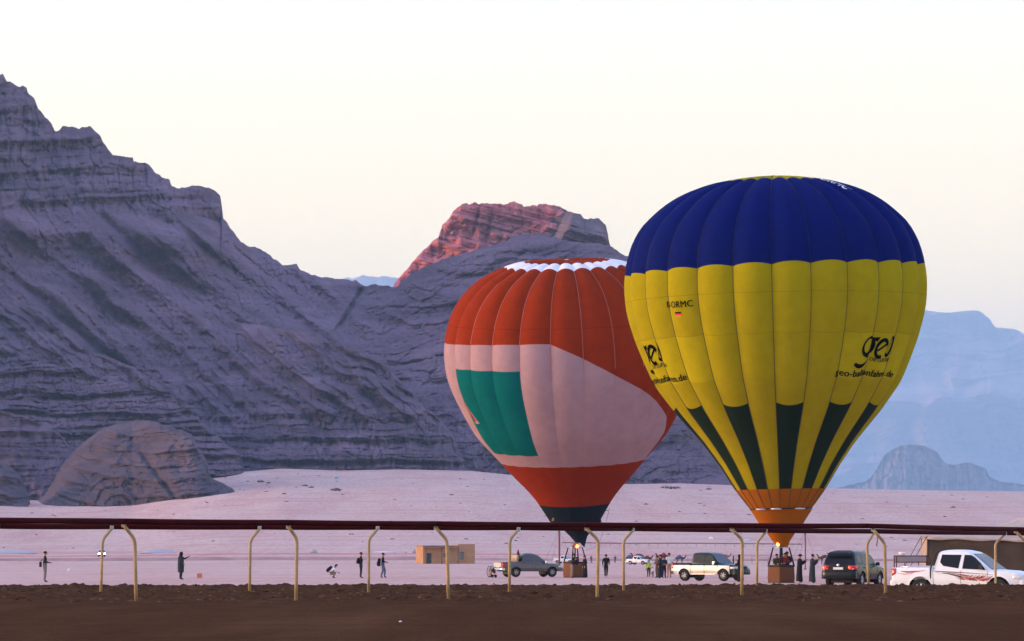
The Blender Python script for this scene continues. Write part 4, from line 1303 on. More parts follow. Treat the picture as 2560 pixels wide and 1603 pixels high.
    # dark chassis and wheel wells
    ch = MB()
    ch.box(((xr + xf) / 2, 0, sill + 0.08), ((xf - xr) * 0.84, W2 * 1.5, 0.16))
    for a in (ra, rf_):
        ch.box((a, 0, wz + 0.14), (ar * 1.9, W2 * 1.30, 0.58))
        ch.tube([(a, -W2 * 0.8, wz), (a, W2 * 0.8, wz)], 0.06, 8)
    ch.build('chassis', M_PLAST, root)
    # cab
    C = S['cab']                    # z levels: (z, x_rear, x_front, half width)
    G = []
    for (zz, x0, x1, hw, rr) in C:
        ring = []
        for cx, cy, a0 in ((1, 1, 0), (-1, 1, 90), (-1, -1, 180), (1, -1, 270)):
            for i in range(5):
                t = math.radians(a0 + 22.5 * i)
                ox = x1 - rr if cx > 0 else x0 + rr
                ring.append(Vector((ox + rr * math.cos(t), cy * (hw - rr) + rr * math.sin(t), zz)))
        G.append(ring)
    cb = MB().grid(G, wrap=True)
    # domed roof
    top = G[-1]; cen = Vector((sum(p.x for p in top) / len(top), 0, top[0].z))
    r2 = [cen + (p - cen) * 0.72 + Vector((0, 0, 0.028)) for p in top]
    r3 = [cen + (p - cen) * 0.3 + Vector((0, 0, 0.040)) for p in top]
    cb.grid([top, r2, r3], wrap=True); cb.add(r3, [tuple(range(len(r3)))], smooth=True)
    cb.build('cab', [paints[0] if isinstance(paints, list) else paints], root)
    zc = [c[0] for c in C]
    X0 = lambda q: float(np.interp(q, zc, [c[1] for c in C])); X1 = lambda q: float(np.interp(q, zc, [c[2] for c in C])); HW = lambda q: float(np.interp(q, zc, [c[3] for c in C]))
    def pane(name, G, mat, n, lab=None):
        n = Vector(n)
        m_ = MB().grid([[p + n * 0.012 for p in row] for row in G], smooth=False)
        R_, C_ = len(G), len(G[0])
        o = m_.build(name, mat, root, fix=True)
        so = o.modifiers.new('thickness', 'SOLIDIFY'); so.thickness = 0.012; so.offset = 0
        if lab: o['label'] = lab
        return o
    za, zbm = S['glass_z']
    zz = [za + (zbm - za) * i / 4 for i in range(5)]
    pane('windscreen', [[Vector((X1(q) + 0.0, (HW(q) - 0.10) * t, q)) for t in (-1, -0.5, 0, 0.5, 1)] for q in zz], S.get('ws_mat', M_GLASS_L), (1, 0, 0.4))
    zr0 = S.get('rear_glass', (za + 0.05, zbm))
    zq = [zr0[0] + (zr0[1] - zr0[0]) * i / 4 for i in range(5)]
    pane('rear_window', [[Vector((X0(q), (HW(q) - 0.10) * t, q)) for t in (-1, -0.5, 0, 0.5, 1)] for q in zq], M_GLASS_D, (-1, 0, 0.1))
    for sd in (-1, 1):
        for poly in S['windows']:
            mbw = MB().prism([Vector((x, sd * (HW(q) - 0.004), q)) for x, q in (poly if sd < 0 else poly[::-1])], 0.016)
            mbw.build('side_window', S.get('sw_mat', M_GLASS_D), root)
        for x in S['seams']:
            xa_, xb_ = (x if isinstance(x, tuple) else (x, x))
            pts = []
            for i in range(9):
                q = sill + 0.05 + (zt(xa_) - sill - 0.07) * i / 8
                xx = xa_ + (xb_ - xa_) * (i / 8)
                if q < zb(xx): continue
                pts.append((xx, sd * (yy_(xx, q) + 0.001), q))
            if len(pts) > 1: MB().tube(pts, S.get('seam_r', 0.008), 4).build('door_seam', M_PLAST, root)
        for x, q in S['handles']:
            MB().box((x, sd * (yy_(x, q) + 0.015), q), (0.17, 0.03, 0.03)).build('door_handle', S.get('handle_mat', paints[0] if isinstance(paints, list) else paints), root)
        mx, mz = S['mirror']
        mm = MB()
        mm.box((mx, sd * (HW(mz) + 0.15), mz + 0.02), (0.10, 0.20, 0.17), taper=0.85)
        mm.tube([(mx, sd * (HW(mz) - 0.02), mz - 0.04), (mx, sd * (HW(mz) + 0.10), mz - 0.01)], 0.02, 6)
        mm.build('side_mirror', S.get('mirror_mat', M_PLAST), root)
        # lamps
        h = S['headlight']
        q0, q1 = h['z']
        G = []
        for i in range(6):
            t = i / 5
            yv = W2 * plan(xf) * (0.50 + 0.46 * t)
            xv = xf + S.get('bowf', 0.14) * (1 - ((0.50 + 0.46 * t)) ** 2) + 0.012 - h.get('sweep', 0.0) * t * t
            G.append([Vector((xv - 0.03 * (1 - j / 3), sd * yv, q0 + (q1 - q0) * j / 3)) for j in range(4)])
        for i in range(1, 5):
            t = i / 4
            xx = xf - h['wrap'] * t
            G.append([Vector((xx, sd * (yy_(xx, q0 + (q1 - q0) * j / 3) + 0.012), q0 + (q1 - q0) * (j / 3) * (1 - 0.3 * t) + 0.3 * t * (q1 - q0) * 0.7)) for j in range(4)])
        o = MB().grid(G if sd < 0 else [g[::-1] for g in G]).build('headlight', S.get('hl_mat', M_LENS), root)
        so = o.modifiers.new('thickness', 'SOLIDIFY'); so.thickness = 0.02; so.offset = 0
        tl = S['taillight']
        q0, q1 = tl['z']
        G = []
        for i in range(4):
            f_ = tl['in'] + (0.985 - tl['in']) * i / 3
            G.append([Vector((xr - 0.014 - S.get('bowr', 0.04) * (1 - f_ * f_), sd * W2 * plan(xr) * 0.97 * f_, q0 + (q1 - q0) * j / 3)) for j in range(4)])
        for i in range(1, 4):
            xx = xr + tl['wrap'] * i / 3
            G.append([Vector((xx, sd * (yy_(xx, q0 + (q1 - q0) * j / 3) + 0.012), q0 + (q1 - q0) * j / 3 + tl.get('lift', 0) * i / 3 * (1 - j / 3))) for j in range(4)])
        o = MB().grid(G if sd > 0 else [g[::-1] for g in G]).build('tail_light', S.get('tl_mat', M_TAIL), root)
        so = o.modifiers.new('thickness', 'SOLIDIFY'); so.thickness = 0.02; so.offset = 0
    # bumpers
    def bumper(nm, xe, sg, bow, z0, z1, mat, dep=0.10, k=0.98):
        G = []
        for i in range(15):
            t = -1 + 2 * i / 14
            w_ = 1 - 0.10 * max(0, abs(t) - 0.75) / 0.25
            c = Vector((xe + sg * (bow * (1 - t * t) + dep - 0.22 * max(0, abs(t) - 0.8) ** 1.5 / 0.09 * 0.5), W2 * plan(xe) * t * 1.06 * k, 0))
            G.append([c + Vector((-sg * 0.16, 0, z0 + 0.02)), c + Vector((-sg * 0.02, 0, z0)), c + Vector((0, 0, z0 + 0.05)), c + Vector((0, 0, z1 - 0.05)), c + Vector((-sg * 0.02, 0, z1)), c + Vector((-sg * 0.16, 0, z1 + 0.01))])
        o = MB().grid(G, wrap=True).add(G[0], [(0, 1, 2, 3, 4, 5)]).add(G[-1], [(5, 4, 3, 2, 1, 0)]).build(nm, mat, root)
        return o
    bumper('front_bumper', xf, 1, S.get('bowf', 0.14), S['fb'][0], S['fb'][1], S.get('fb_mat', paints[0] if isinstance(paints, list) else paints))
    bumper('rear_bumper', xr, -1, S.get('bowr', 0.04), S['rb'][0], S['rb'][1], S.get('rb_mat', M_CHROME))
    g0, g1 = S['grille']
    gm = MB()
    for i in range(3):
        q = g0 + (g1 - g0) * (i + 0.5) / 3
        pts = [(xf + S.get('bowf', 0.14) * (1 - t * t) + 0.015, W2 * plan(xf) * t, q) for t in (-0.46, -0.23, 0, 0.23, 0.46)]
        gm.tube(pts, (g1 - g0) / 6 * 0.9, 6)
    gm.build('grille', S.get('gr_mat', M_PLAST), root)
    pz = S['plate']
    pm = MB(); pm.box((xr - S.get('bowr', 0.04) - 0.02 - S.get('plate_out', 0), 0, pz), (0.02, 0.52, 0.12)); pm.build('number_plate', M_PLATEW, root)
    # wheels
    for a in (ra, rf_):
        for sd in (-1, 1):
            c = (a, sd * (W2 - 0.13), wz)
            ty = MB().lathe([(wz * 0.60, -0.11), (wz * 0.86, -0.125), (wz * 0.97, -0.11), (wz, -0.06), (wz, 0.06), (wz * 0.97, 0.11), (wz * 0.86, 0.125), (wz * 0.60, 0.11)], 28, c=c, axis='Y', cap=False)
            ty.lathe([(0.001, -0.05), (wz * 0.62, -0.05)], 28, c=c, axis='Y', cap=False).lathe([(wz * 0.62, 0.05), (0.001, 0.05)], 28, c=c, axis='Y', cap=False)
            wheel = ty.build('wheel', M_TYRE, root)
            rm = MB()
            rr = wz * 0.61
            yo = sd * 0.075
            rm.lathe([(rr * 0.98, -0.03), (rr * 1.02, 0.0), (rr * 0.98, 0.03), (rr * 0.86, 0.015)], 24, c=(c[0], c[1] + yo, c[2]), axis='Y', cap=False)
            for k in range(6):
                t = 2 * math.pi * k / 6 + 0.3
                p0 = Vector(c) + Vector((0.05 * math.cos(t), yo, 0.05 * math.sin(t))); p1 = Vector(c) + Vector((rr * 0.93 * math.cos(t), yo, rr * 0.93 * math.sin(t)))
                rm.tube([p0, p1], [0.05, 0.036], 5)
            rm.lathe([(0.001, yo + sd * 0.03), (0.05, yo + sd * 0.028), (0.075, yo)], 12, c=c, axis='Y', cap=False)
            rm.build('rim', M_RIM, wheel)
    root_info = dict(yy=yy_, zt=zt, HW=HW, X0=X0, X1=X1, W2=W2, R=R, plan=plan)
    return root, root_info

PICK = dict(kind='pickup', W=1.80, rear=-2.58, front=2.40, axles=(-1.50, 1.50), arch=0.45, wr=0.365, sill=0.42,
            top=[(-2.58, 1.10), (-2.0, 1.12), (-1.06, 1.12), (-1.0, 1.06), (0.2, 1.03), (1.12, 1.02), (1.3, 1.01), (1.9, 0.97), (2.2, 0.90), (2.40, 0.78)], deck=(0.98,), bed=(-2.58, -1.05),
            cab=[(0.98, -1.03, 1.34, 0.845, 0.12), (1.10, -1.02, 1.14, 0.825, 0.13), (1.30, -0.98, 0.88, 0.775, 0.13), (1.50, -0.93, 0.62, 0.715, 0.13), (1.62, -0.90, 0.44, 0.675, 0.14), (1.69, -0.86, 0.32, 0.635, 0.15), (1.73, -0.76, 0.16, 0.55, 0.16)],
            glass_z=(1.06, 1.62), rear_glass=(1.20, 1.60),
            windows=[[(-0.77, 1.31), (-0.64, 1.18), (-0.05, 1.09), (0.03, 1.58), (-0.72, 1.59)], [(0.10, 1.08), (1.00, 1.04), (0.78, 1.30), (0.55, 1.49), (0.40, 1.57), (0.15, 1.58)]],
            seams=[(-0.98, -1.02), 0.06, 1.08], handles=[(-0.72, 0.93), (0.22, 0.92)], mirror=(0.86, 1.12), headlight=dict(z=(0.70, 0.86), wrap=0.36), taillight=dict(z=(0.80, 1.08), **{'in': 0.86}, wrap=0.20),
            fb=(0.42, 0.68), rb=(0.45, 0.62), grille=(0.70, 0.84), plate=0.80)

# -- the white pickup with red and black side graphics
SW = dict(PICK); SW.update(rear=-2.62, taillight=dict(z=(0.80, 1.09), **{'in': 0.80}, wrap=0.17, lift=0.12), rb=(0.46, 0.66), rb_mat=None, seam_r=0.008, ws_mat=M_GLASS_D)
M_WPAINT = paint('white_car_paint', (0.64, 0.66, 0.68), da=0.10)
SW['rb_mat'] = M_WPAINT
wt, inf = vehicle('pickup_truck', 'white double cab pickup with red and black swoosh graphics, in front of the tent', 2300, 167, -26, SW, M_WPAINT, ref=(-1.5, -0.9))
M_GR_R, M_GR_K, M_GR_B = simple('graphic_red', (0.30, 0.035, 0.03), 0.4), simple('graphic_black', (0.03, 0.028, 0.03), 0.4), simple('graphic_beige', (0.42, 0.30, 0.27), 0.4)
def side_decal(root, inf, pts_top, pts_bot, mat, off=0.006, nm='side_graphic'):
    n = 24
    for sd in (-1, 1):
        G = []
        for i in range(n + 1):
            t = i / n
            a = np.array(pts_top); b = np.array(pts_bot)
            tt_ = np.linspace(0, 1, len(a))
            xa, za_ = np.interp(t, tt_, a[:, 0]), np.interp(t, tt_, a[:, 1])
            tb_ = np.linspace(0, 1, len(b))
            xb_, zb_ = np.interp(t, tb_, b[:, 0]), np.interp(t, tb_, b[:, 1])
            row = []
            for j in range(4):
                u = j / 3
                x, q = float(xa * (1 - u) + xb_ * u), float(za_ * (1 - u) + zb_ * u)
                row.append(Vector((x, sd * (inf['yy'](x, q) + off), q)))
            G.append(row)
        MB().grid(G if sd < 0 else [g[::-1] for g in G]).build(nm, mat, root)
# black flash along the shoulder, red and beige plumes fanning down towards the front wheel
side_decal(wt, inf, [(-0.98, 1.00), (-0.5, 0.985), (0.2, 0.955), (0.9, 0.90), (1.45, 0.86)], [(-0.98, 0.985), (-0.5, 0.95), (0.2, 0.93), (0.9, 0.885), (1.45, 0.855)], M_GR_K)
side_decal(wt, inf, [(-0.9, 0.965), (-0.4, 0.92), (0.0, 0.84), (0.3, 0.76)], [(-0.9, 0.955), (-0.4, 0.88), (-0.05, 0.79), (0.25, 0.72)], M_GR_K)
side_decal(wt, inf, [(-0.45, 0.945), (0.0, 0.90), (0.25, 0.86), (0.40, 0.84)], [(-0.40, 0.93), (0.0, 0.86), (0.2, 0.80), (0.35, 0.80)], M_GR_R)
for k_, (x0_, mt_) in enumerate([(0.02, M_GR_B), (0.14, M_GR_R), (0.27, M_GR_B), (0.40, M_GR_R), (0.53, M_GR_K), (0.62, M_GR_R), (0.76, M_GR_B), (0.88, M_GR_R)]):
    zt0 = 0.885 - 0.055 * x0_
    side_decal(wt, inf, [(x0_ + 0.42, zt0), (x0_ + 0.22, zt0 - 0.09), (x0_ - 0.02, zt0 - 0.13), (x0_ - 0.16, zt0 - 0.10)], [(x0_ + 0.40, zt0 - 0.03), (x0_ + 0.26, zt0 - 0.16), (x0_ + 0.03, zt0 - 0.21), (x0_ - 0.16, zt0 - 0.115)], mt_, off=0.006 + 0.001 * k_)
side_decal(wt, inf, [(-2.25, 1.0), (-2.0, 0.99), (-1.6, 1.0), (-1.3, 1.02)], [(-2.25, 0.98), (-2.0, 0.93), (-1.7, 0.95), (-1.3, 1.01)], M_GR_R)
side_decal(wt, inf, [(-2.4, 0.93), (-2.1, 0.90), (-1.85, 0.92), (-1.7, 0.96)], [(-2.4, 0.92), (-2.1, 0.86), (-1.85, 0.89), (-1.7, 0.955)], M_GR_B)
for sd in (-1, 1):     # dark strip drawn along the gap between cab and bed
    MB().tube([(-1.06, sd * 0.86, 0.50), (-1.10, sd * 0.885, 0.80), (-1.10, sd * 0.87, 1.10), (-1.03, sd * 0.79, 1.40), (-0.95, sd * 0.69, 1.66), (-0.88, sd * 0.6, 1.74)], [0.028, 0.03, 0.034, 0.034, 0.03, 0.02], 7).build('cab_gap_strip', M_PLAST, wt)
    MB().tube([(-2.3, sd * 0.80, 1.14), (-1.9, sd * 0.80, 1.165), (-1.5, sd * 0.80, 1.165), (-1.2, sd * 0.80, 1.14)], 0.02, 6).build('bed_rail', M_CHROME, wt)
    MB().box((2.12, sd * 0.80, 0.70), (0.10, 0.05, 0.10)).build('indicator', M_AMBER, wt)

# -- green over silver pickup, front towards the camera
SG = dict(PICK); SG.update(two_tone=0.98, two_x=2.0, front=2.36, rear=-2.52, top=[(-2.52, 1.13), (-1.06, 1.13), (-1.0, 1.09), (0.2, 1.07), (1.12, 1.06), (1.3, 1.05), (1.9, 1.02), (2.2, 0.97), (2.36, 0.86)],
    cab=[(1.00, -1.03, 1.26, 0.835, 0.12), (1.10, -1.03, 1.12, 0.82, 0.12), (1.30, -1.01, 0.90, 0.78, 0.12), (1.52, -0.98, 0.66, 0.73, 0.12), (1.66, -0.96, 0.50, 0.70, 0.12), (1.73, -0.93, 0.38, 0.66, 0.13), (1.77, -0.84, 0.22, 0.56, 0.15)],
    glass_z=(1.10, 1.66), windows=[[(-0.84, 1.15), (0.02, 1.13), (0.02, 1.64), (-0.84, 1.66)], [(0.09, 1.13), (0.98, 1.10), (0.52, 1.63), (0.09, 1.64)]], fb=(0.40, 0.72), grille=(0.74, 0.90), headlight=dict(z=(0.74, 0.90), wrap=0.3), handle_mat=M_CHROME, mirror_mat=M_CHROME, seam_r=0.012, sw_mat=simple('smoked_glass', (0.018, 0.02, 0.022), 0.08, 0.2))
M_GPAINT = paint('dark_green_paint', (0.004, 0.020, 0.017), 0.3, da=0.04); M_SPAINT = paint('silver_paint', (0.55, 0.54, 0.53), 0.32, 0.25, da=0.3)
SG['fb_mat'] = M_GPAINT; SG['rb_mat'] = M_PLAST
gt, inf = vehicle('pickup_truck', 'dark green over silver double cab pickup, between the balloons', 1709.6, 290, -38, SG, [M_GPAINT, M_SPAINT], ref=(-1.5, -0.9))
for sd in (-1, 1):
    MB().box((0, sd * 0.90, 0.44), (1.9, 0.10, 0.06)).build('side_step', M_SPAINT, gt)
# its far front door stands open
dm = MB(); hx, hy = 1.02, 0.84
Rd = Matrix.Rotation(math.radians(-58), 3, 'Z')
T_ = lambda x, q: Vector((hx, hy, 0)) + Rd @ Vector((-x, 0.02, q))
dm.prism([T_(0, 0.48), T_(0.95, 0.48), T_(0.95, 1.06), T_(0, 1.06)], 0.06)
dm.tube([T_(0.02, 1.06), T_(0.45, 1.58), T_(0.90, 1.60), T_(0.95, 1.06)], 0.025, 6)
dm.build('open_door', M_GPAINT, gt)

# -- grey pickup seen from behind on its right
SH = dict(PICK); SH.update(rear=-2.60, front=2.36, rb=(0.50, 0.66), cab=[(1.00, -0.98, 1.24, 0.83, 0.13), (1.12, -0.97, 1.06, 0.81, 0.13), (1.32, -0.93, 0.78, 0.765, 0.13), (1.54, -0.88, 0.50, 0.71, 0.13), (1.66, -0.84, 0.32, 0.67, 0.14), (1.73, -0.78, 0.18, 0.62, 0.15), (1.78, -0.66, 0.0, 0.52, 0.16)],
    glass_z=(1.10, 1.65), windows=[[(-0.78, 1.24), (-0.68, 1.15), (-0.04, 1.12), (0.02, 1.62), (-0.66, 1.63), (-0.76, 1.52)], [(0.08, 1.12), (0.86, 1.09), (0.62, 1.36), (0.40, 1.56), (0.26, 1.62), (0.09, 1.62)]], sw_mat=simple('pale_reflection_glass', (0.06, 0.068, 0.08), 0.05, 0.4), mirror_mat=M_CHROME)  # side glass paler: bright reflections put into its base colour
M_HPAINT = paint('grey_paint', (0.10, 0.105, 0.12), 0.3, 0.3, da=0.2)
ht, inf = vehicle('pickup_truck', 'dark grey double cab pickup showing its tail, left of the red balloon basket', 1291, 347, 24, SH, M_HPAINT, ref=(-1.5, -0.9))
MB().box((-2.655, 0, 0.93), (0.03, 1.38, 0.33)).build('tailgate', paint('tailgate_silver', (0.45, 0.44, 0.44), 0.3, 0.2, da=0.2), ht)
mb = MB()
mb.tube([(-1.15, -0.72, 1.12), (-1.12, -0.68, 1.66), (-1.12, 0.68, 1.66), (-1.15, 0.72, 1.12)], 0.025, 6)
mb.build('headboard', M_PLAST, ht)
for k in range(4):
    MB().lathe([(0.0, 1.16), (0.115, 1.18), (0.115, 1.58), (0.09, 1.64), (0.03, 1.67), (0.0, 1.68)], 12, c=(-1.30, -0.52 + k * 0.34, 0)).build('gas_cylinder', simple('pale_cylinder', (0.58, 0.47, 0.33), 0.5), ht)
tag(MB().lathe([(0.16, 0), (0.15, 0.03), (0.05, 0.03), (0.0, 0.0)], 4, c=(0, 0, 0)).lathe([(0.13, 0.03), (0.02, 0.42), (0.0, 0.43)], 12).build('traffic_cone', simple('cone_red', (0.20, 0.012, 0.02)), loc=ht.location + Matrix.Rotation(math.radians(24), 3, 'Z') @ Vector((-1.18, -0.50, 1.68))), 'small dark red cone on top of the load behind the grey pickup cab', 'cone')

# -- dark sport utility vehicle, rear towards the camera
SV = dict(kind='suv', W=1.86, rear=-2.32, front=2.38, axles=(-1.35, 1.40), arch=0.46, wr=0.375, sill=0.40, cr=0.06, bowr=0.07,
          top=[(-2.32, 1.12), (-2.2, 1.14), (0.9, 1.08), (1.2, 1.06), (1.8, 1.01), (2.15, 0.93), (2.38, 0.80)], deck=(0.95,),
          cab=[(1.04, -2.33, 1.34, 0.86, 0.16), (1.16, -2.32, 1.14, 0.845, 0.17), (1.36, -2.26, 0.84, 0.80, 0.17), (1.56, -2.16, 0.54, 0.745, 0.17), (1.68, -2.08, 0.34, 0.70, 0.17), (1.76, -1.98, 0.16, 0.63, 0.17), (1.80, -1.80, -0.02, 0.50, 0.18)],
          glass_z=(1.14, 1.68), rear_glass=(1.18, 1.66), windows=[[(-1.95, 1.24), (-1.25, 1.18), (-1.20, 1.62), (-1.80, 1.60), (-1.92, 1.45)], [(-1.12, 1.17), (-0.16, 1.15), (-0.14, 1.64), (-1.08, 1.63)], [(-0.08, 1.15), (0.94, 1.12), (0.62, 1.42), (0.34, 1.62), (-0.06, 1.64)]],
          seams=[-1.18, -0.12, 1.0], handles=[(-0.92, 0.98), (0.10, 0.97)], mirror=(0.80, 1.14), headlight=dict(z=(0.72, 0.90), wrap=0.4), taillight=dict(z=(0.90, 1.08), **{'in': 0.60}, wrap=0.22),
          fb=(0.40, 0.68), rb=(0.42, 0.80), grille=(0.72, 0.88), plate=0.94, plate_out=0.02)
M_NPAINT = paint('dark_navy_paint', (0.006, 0.008, 0.013), 0.25, da=0.03)
SV.update(rb_mat=M_NPAINT, fb_mat=M_NPAINT, tl_mat=simple('bright_red_lens', (0.62, 0.012, 0.012), 0.15, 0.6), mirror_mat=M_NPAINT)
sv, inf = vehicle('sport_utility_vehicle', 'dark navy sport utility vehicle with its red tail lamps to the camera', 2097, 229, 67, SV, M_NPAINT, cat='car', ref=(-2.32, 0))
MB().box((-2.36, 0, 1.70), (0.22, 1.15, 0.035)).build('roof_spoiler', M_NPAINT, sv)
MB().lathe([(0.001, -0.02), (0.07, -0.018), (0.075, 0.0)], 16, c=(-2.42, 0, 1.10), axis='X', cap=False).build('badge', M_CHROME, sv)
for sd in (-1, 1):
    MB().tube([(-1.7, sd * 0.60, 1.79), (-1.6, sd * 0.60, 1.85), (-0.2, sd * 0.60, 1.85), (-0.1, sd * 0.60, 1.79)], 0.02, 6).build('roof_rail', M_CHROME, sv)
    MB().lathe([(0.001, -0.03), (0.075, -0.025), (0.09, 0)], 12, c=(-2.40, sd * 0.66, 0.98), axis='X', cap=False).build('lamp_reflector', simple('lamp_glow_red', (0.85, 0.03, 0.03), 0.2), sv)
    MB().box((-2.40, sd * 0.70, 0.915), (0.03, 0.26, 0.035)).build('reversing_lens', M_LENS, sv)
MB().box((0.84, -1.02, 1.16), (0.02, 0.12, 0.10)).build('mirror_indicator', emit('sunlit_amber', (1.0, 0.45, 0.08), 0.6), sv)  # emission stands in for sunlight on the amber patch

# -- small white pickups farther out, and a car coming with its lamps on
SP = dict(PICK); SP.update(sw_mat=M_GLASS_D, fb_mat=M_WPAINT, rb_mat=M_WPAINT, hl_mat=M_LENS)
vehicle('pickup_truck', 'small white pickup out on the sand in front of the camels', 1597, 920, -34, SP, M_WPAINT, group='vehicles out on the plain')
vehicle('pickup_truck', 'distant white pickup seen behind the red balloon basket', 1413, 1010, -24, SP, M_WPAINT, group='vehicles out on the plain', z=plain_h(px(1413, 1400, 1010).x, 1010))
SC = dict(SV); SC.update(hl_mat=emit('headlamp_on', (1.0, 0.93, 0.85), 9.0), mirror_mat=M_PLAST)
vehicle('car', 'pale blue car driving towards the camera with headlamps on, far left plain', 254, 1130, -84, SC, paint('pale_blue_paint', (0.34, 0.42, 0.52)), cat='car', group='vehicles out on the plain', z=plain_h(px(254, 1400, 1130).x, 1130))
# ---------------------------------------------------------------- people, camels
SKINM = simple('skin', (0.30, 0.15, 0.09), 0.6)
def cloth(n, c): return simple(n, c, 0.85, 0.1, 0.2, 10.0)
C_BLACK, C_NAVY, C_GREY, C_BLUEJ = cloth('black_clothing', (0.012, 0.012, 0.014)), cloth('navy_clothing', (0.014, 0.018, 0.035)), cloth('grey_trousers', (0.14, 0.13, 0.14)), cloth('blue_jeans', (0.09, 0.11, 0.17))
C_WHITE, C_TEE, C_KHAKI, C_HIVIS, C_BROWN, C_DRED = cloth('white_shirt', (0.62, 0.63, 0.66)), cloth('pale_tee', (0.52, 0.56, 0.62)), cloth('khaki_trousers', (0.20, 0.15, 0.12)), cloth('lime_vest', (0.30, 0.50, 0.05)), cloth('brown_trousers', (0.10, 0.055, 0.04)), cloth('dark_red_jacket', (0.08, 0.012, 0.014))
C_HAIR = cloth('dark_hair', (0.010, 0.008, 0.007)); C_SHOE = cloth('dark_shoes', (0.02, 0.018, 0.018)); C_CHAR = cloth('charcoal_robe', (0.028, 0.032, 0.038))

def skin_mesh(pts, edges, radii, sub=1):
    me = bpy.data.meshes.new('body')
    me.from_pydata([tuple(p) for p in pts], edges, [])
    ob = bpy.data.objects.new('body', me)
    COL.objects.link(ob)
    sk = ob.modifiers.new('skin', 'SKIN'); sk.use_smooth_shade = True; sk.branch_smoothing = 0.4
    for i, r in enumerate(radii):
        d = me.skin_vertices[0].data[i]
        d.radius = r if isinstance(r, tuple) else (r, r)
        d.use_root = (i == 0)
    ss = ob.modifiers.new('subsurf', 'SUBSURF'); ss.levels = sub; ss.render_levels = sub
    dg = bpy.context.evaluated_depsgraph_get()
    out = bpy.data.meshes.new_from_object(ob.evaluated_get(dg))
    bpy.data.objects.remove(ob); bpy.data.meshes.remove(me)
    return out

STAND = dict(pel=(0, 0, .95), che=(0.01, 0, 1.24), nek=(0.0, 0, 1.46), hd=(0.03, 0, 1.60), tp=(0.02, 0, 1.72), shL=(0, .18, 1.41), shR=(0, -.18, 1.41), elL=(-0.02, .24, 1.13), elR=(-0.02, -.24, 1.13), wrL=(.07, .23, .90), wrR=(.07, -.23, .90),
             hiL=(0, .09, .91), hiR=(0, -.09, .91), knL=(.02, .10, .50), knR=(.02, -.10, .50), anL=(-.02, .10, .085), anR=(-.02, -.10, .085), toL=(.15, .12, .035), toR=(.15, -.12, .035))
def pose(**k):
    d = dict(STAND); d.update(k); return d
P_PHONE = pose(elL=(.14, .20, 1.14), wrL=(.34, .07, 1.30), elR=(.16, -.20, 1.14), wrR=(.36, -.05, 1.32), hd=(0.05, 0, 1.60))
P_ARMF = pose(elL=(.04, .25, 1.13), wrL=(.26, .12, 1.10), elR=(.04, -.25, 1.13), wrR=(.26, -.12, 1.10), hd=(0.05, 0, 1.60))
P_WALK = pose(knL=(.22, .10, .53), anL=(.20, .10, .10), toL=(.36, .11, .06), knR=(-.06, -.10, .50), anR=(-.30, -.10, .14), toR=(-.16, -.11, .03), elR=(.12, -.23, 1.14), wrR=(.30, -.18, 1.02), elL=(-.12, .23, 1.14), wrL=(.04, .24, .93))
P_LEAN = pose(che=(.16, 0, 1.20), nek=(.30, 0, 1.37), hd=(.40, 0, 1.47), tp=(.45, 0, 1.58), shL=(.26, .18, 1.33), shR=(.26, -.18, 1.33), elL=(.38, .24, 1.08), elR=(.38, -.24, 1.08), wrL=(.55, .12, 1.02), wrR=(.55, -.12, 1.02))
P_CROUCH = pose(pel=(-.05, 0, .30), che=(.10, 0, .55), nek=(.22, 0, .74), hd=(.33, 0, .84), tp=(.38, 0, .96), shL=(.16, .18, .70), shR=(.16, -.18, .70), elL=(.32, .22, .50), elR=(.32, -.22, .50), wrL=(.50, .08, .40), wrR=(.50, -.08, .40),
                hiL=(-.05, .09, .28), hiR=(-.05, -.09, .28), knL=(.34, .14, .40), knR=(.30, -.14, .36), anL=(.12, .14, .09), anR=(.08, -.14, .09), toL=(.30, .15, .035), toR=(.26, -.15, .035))

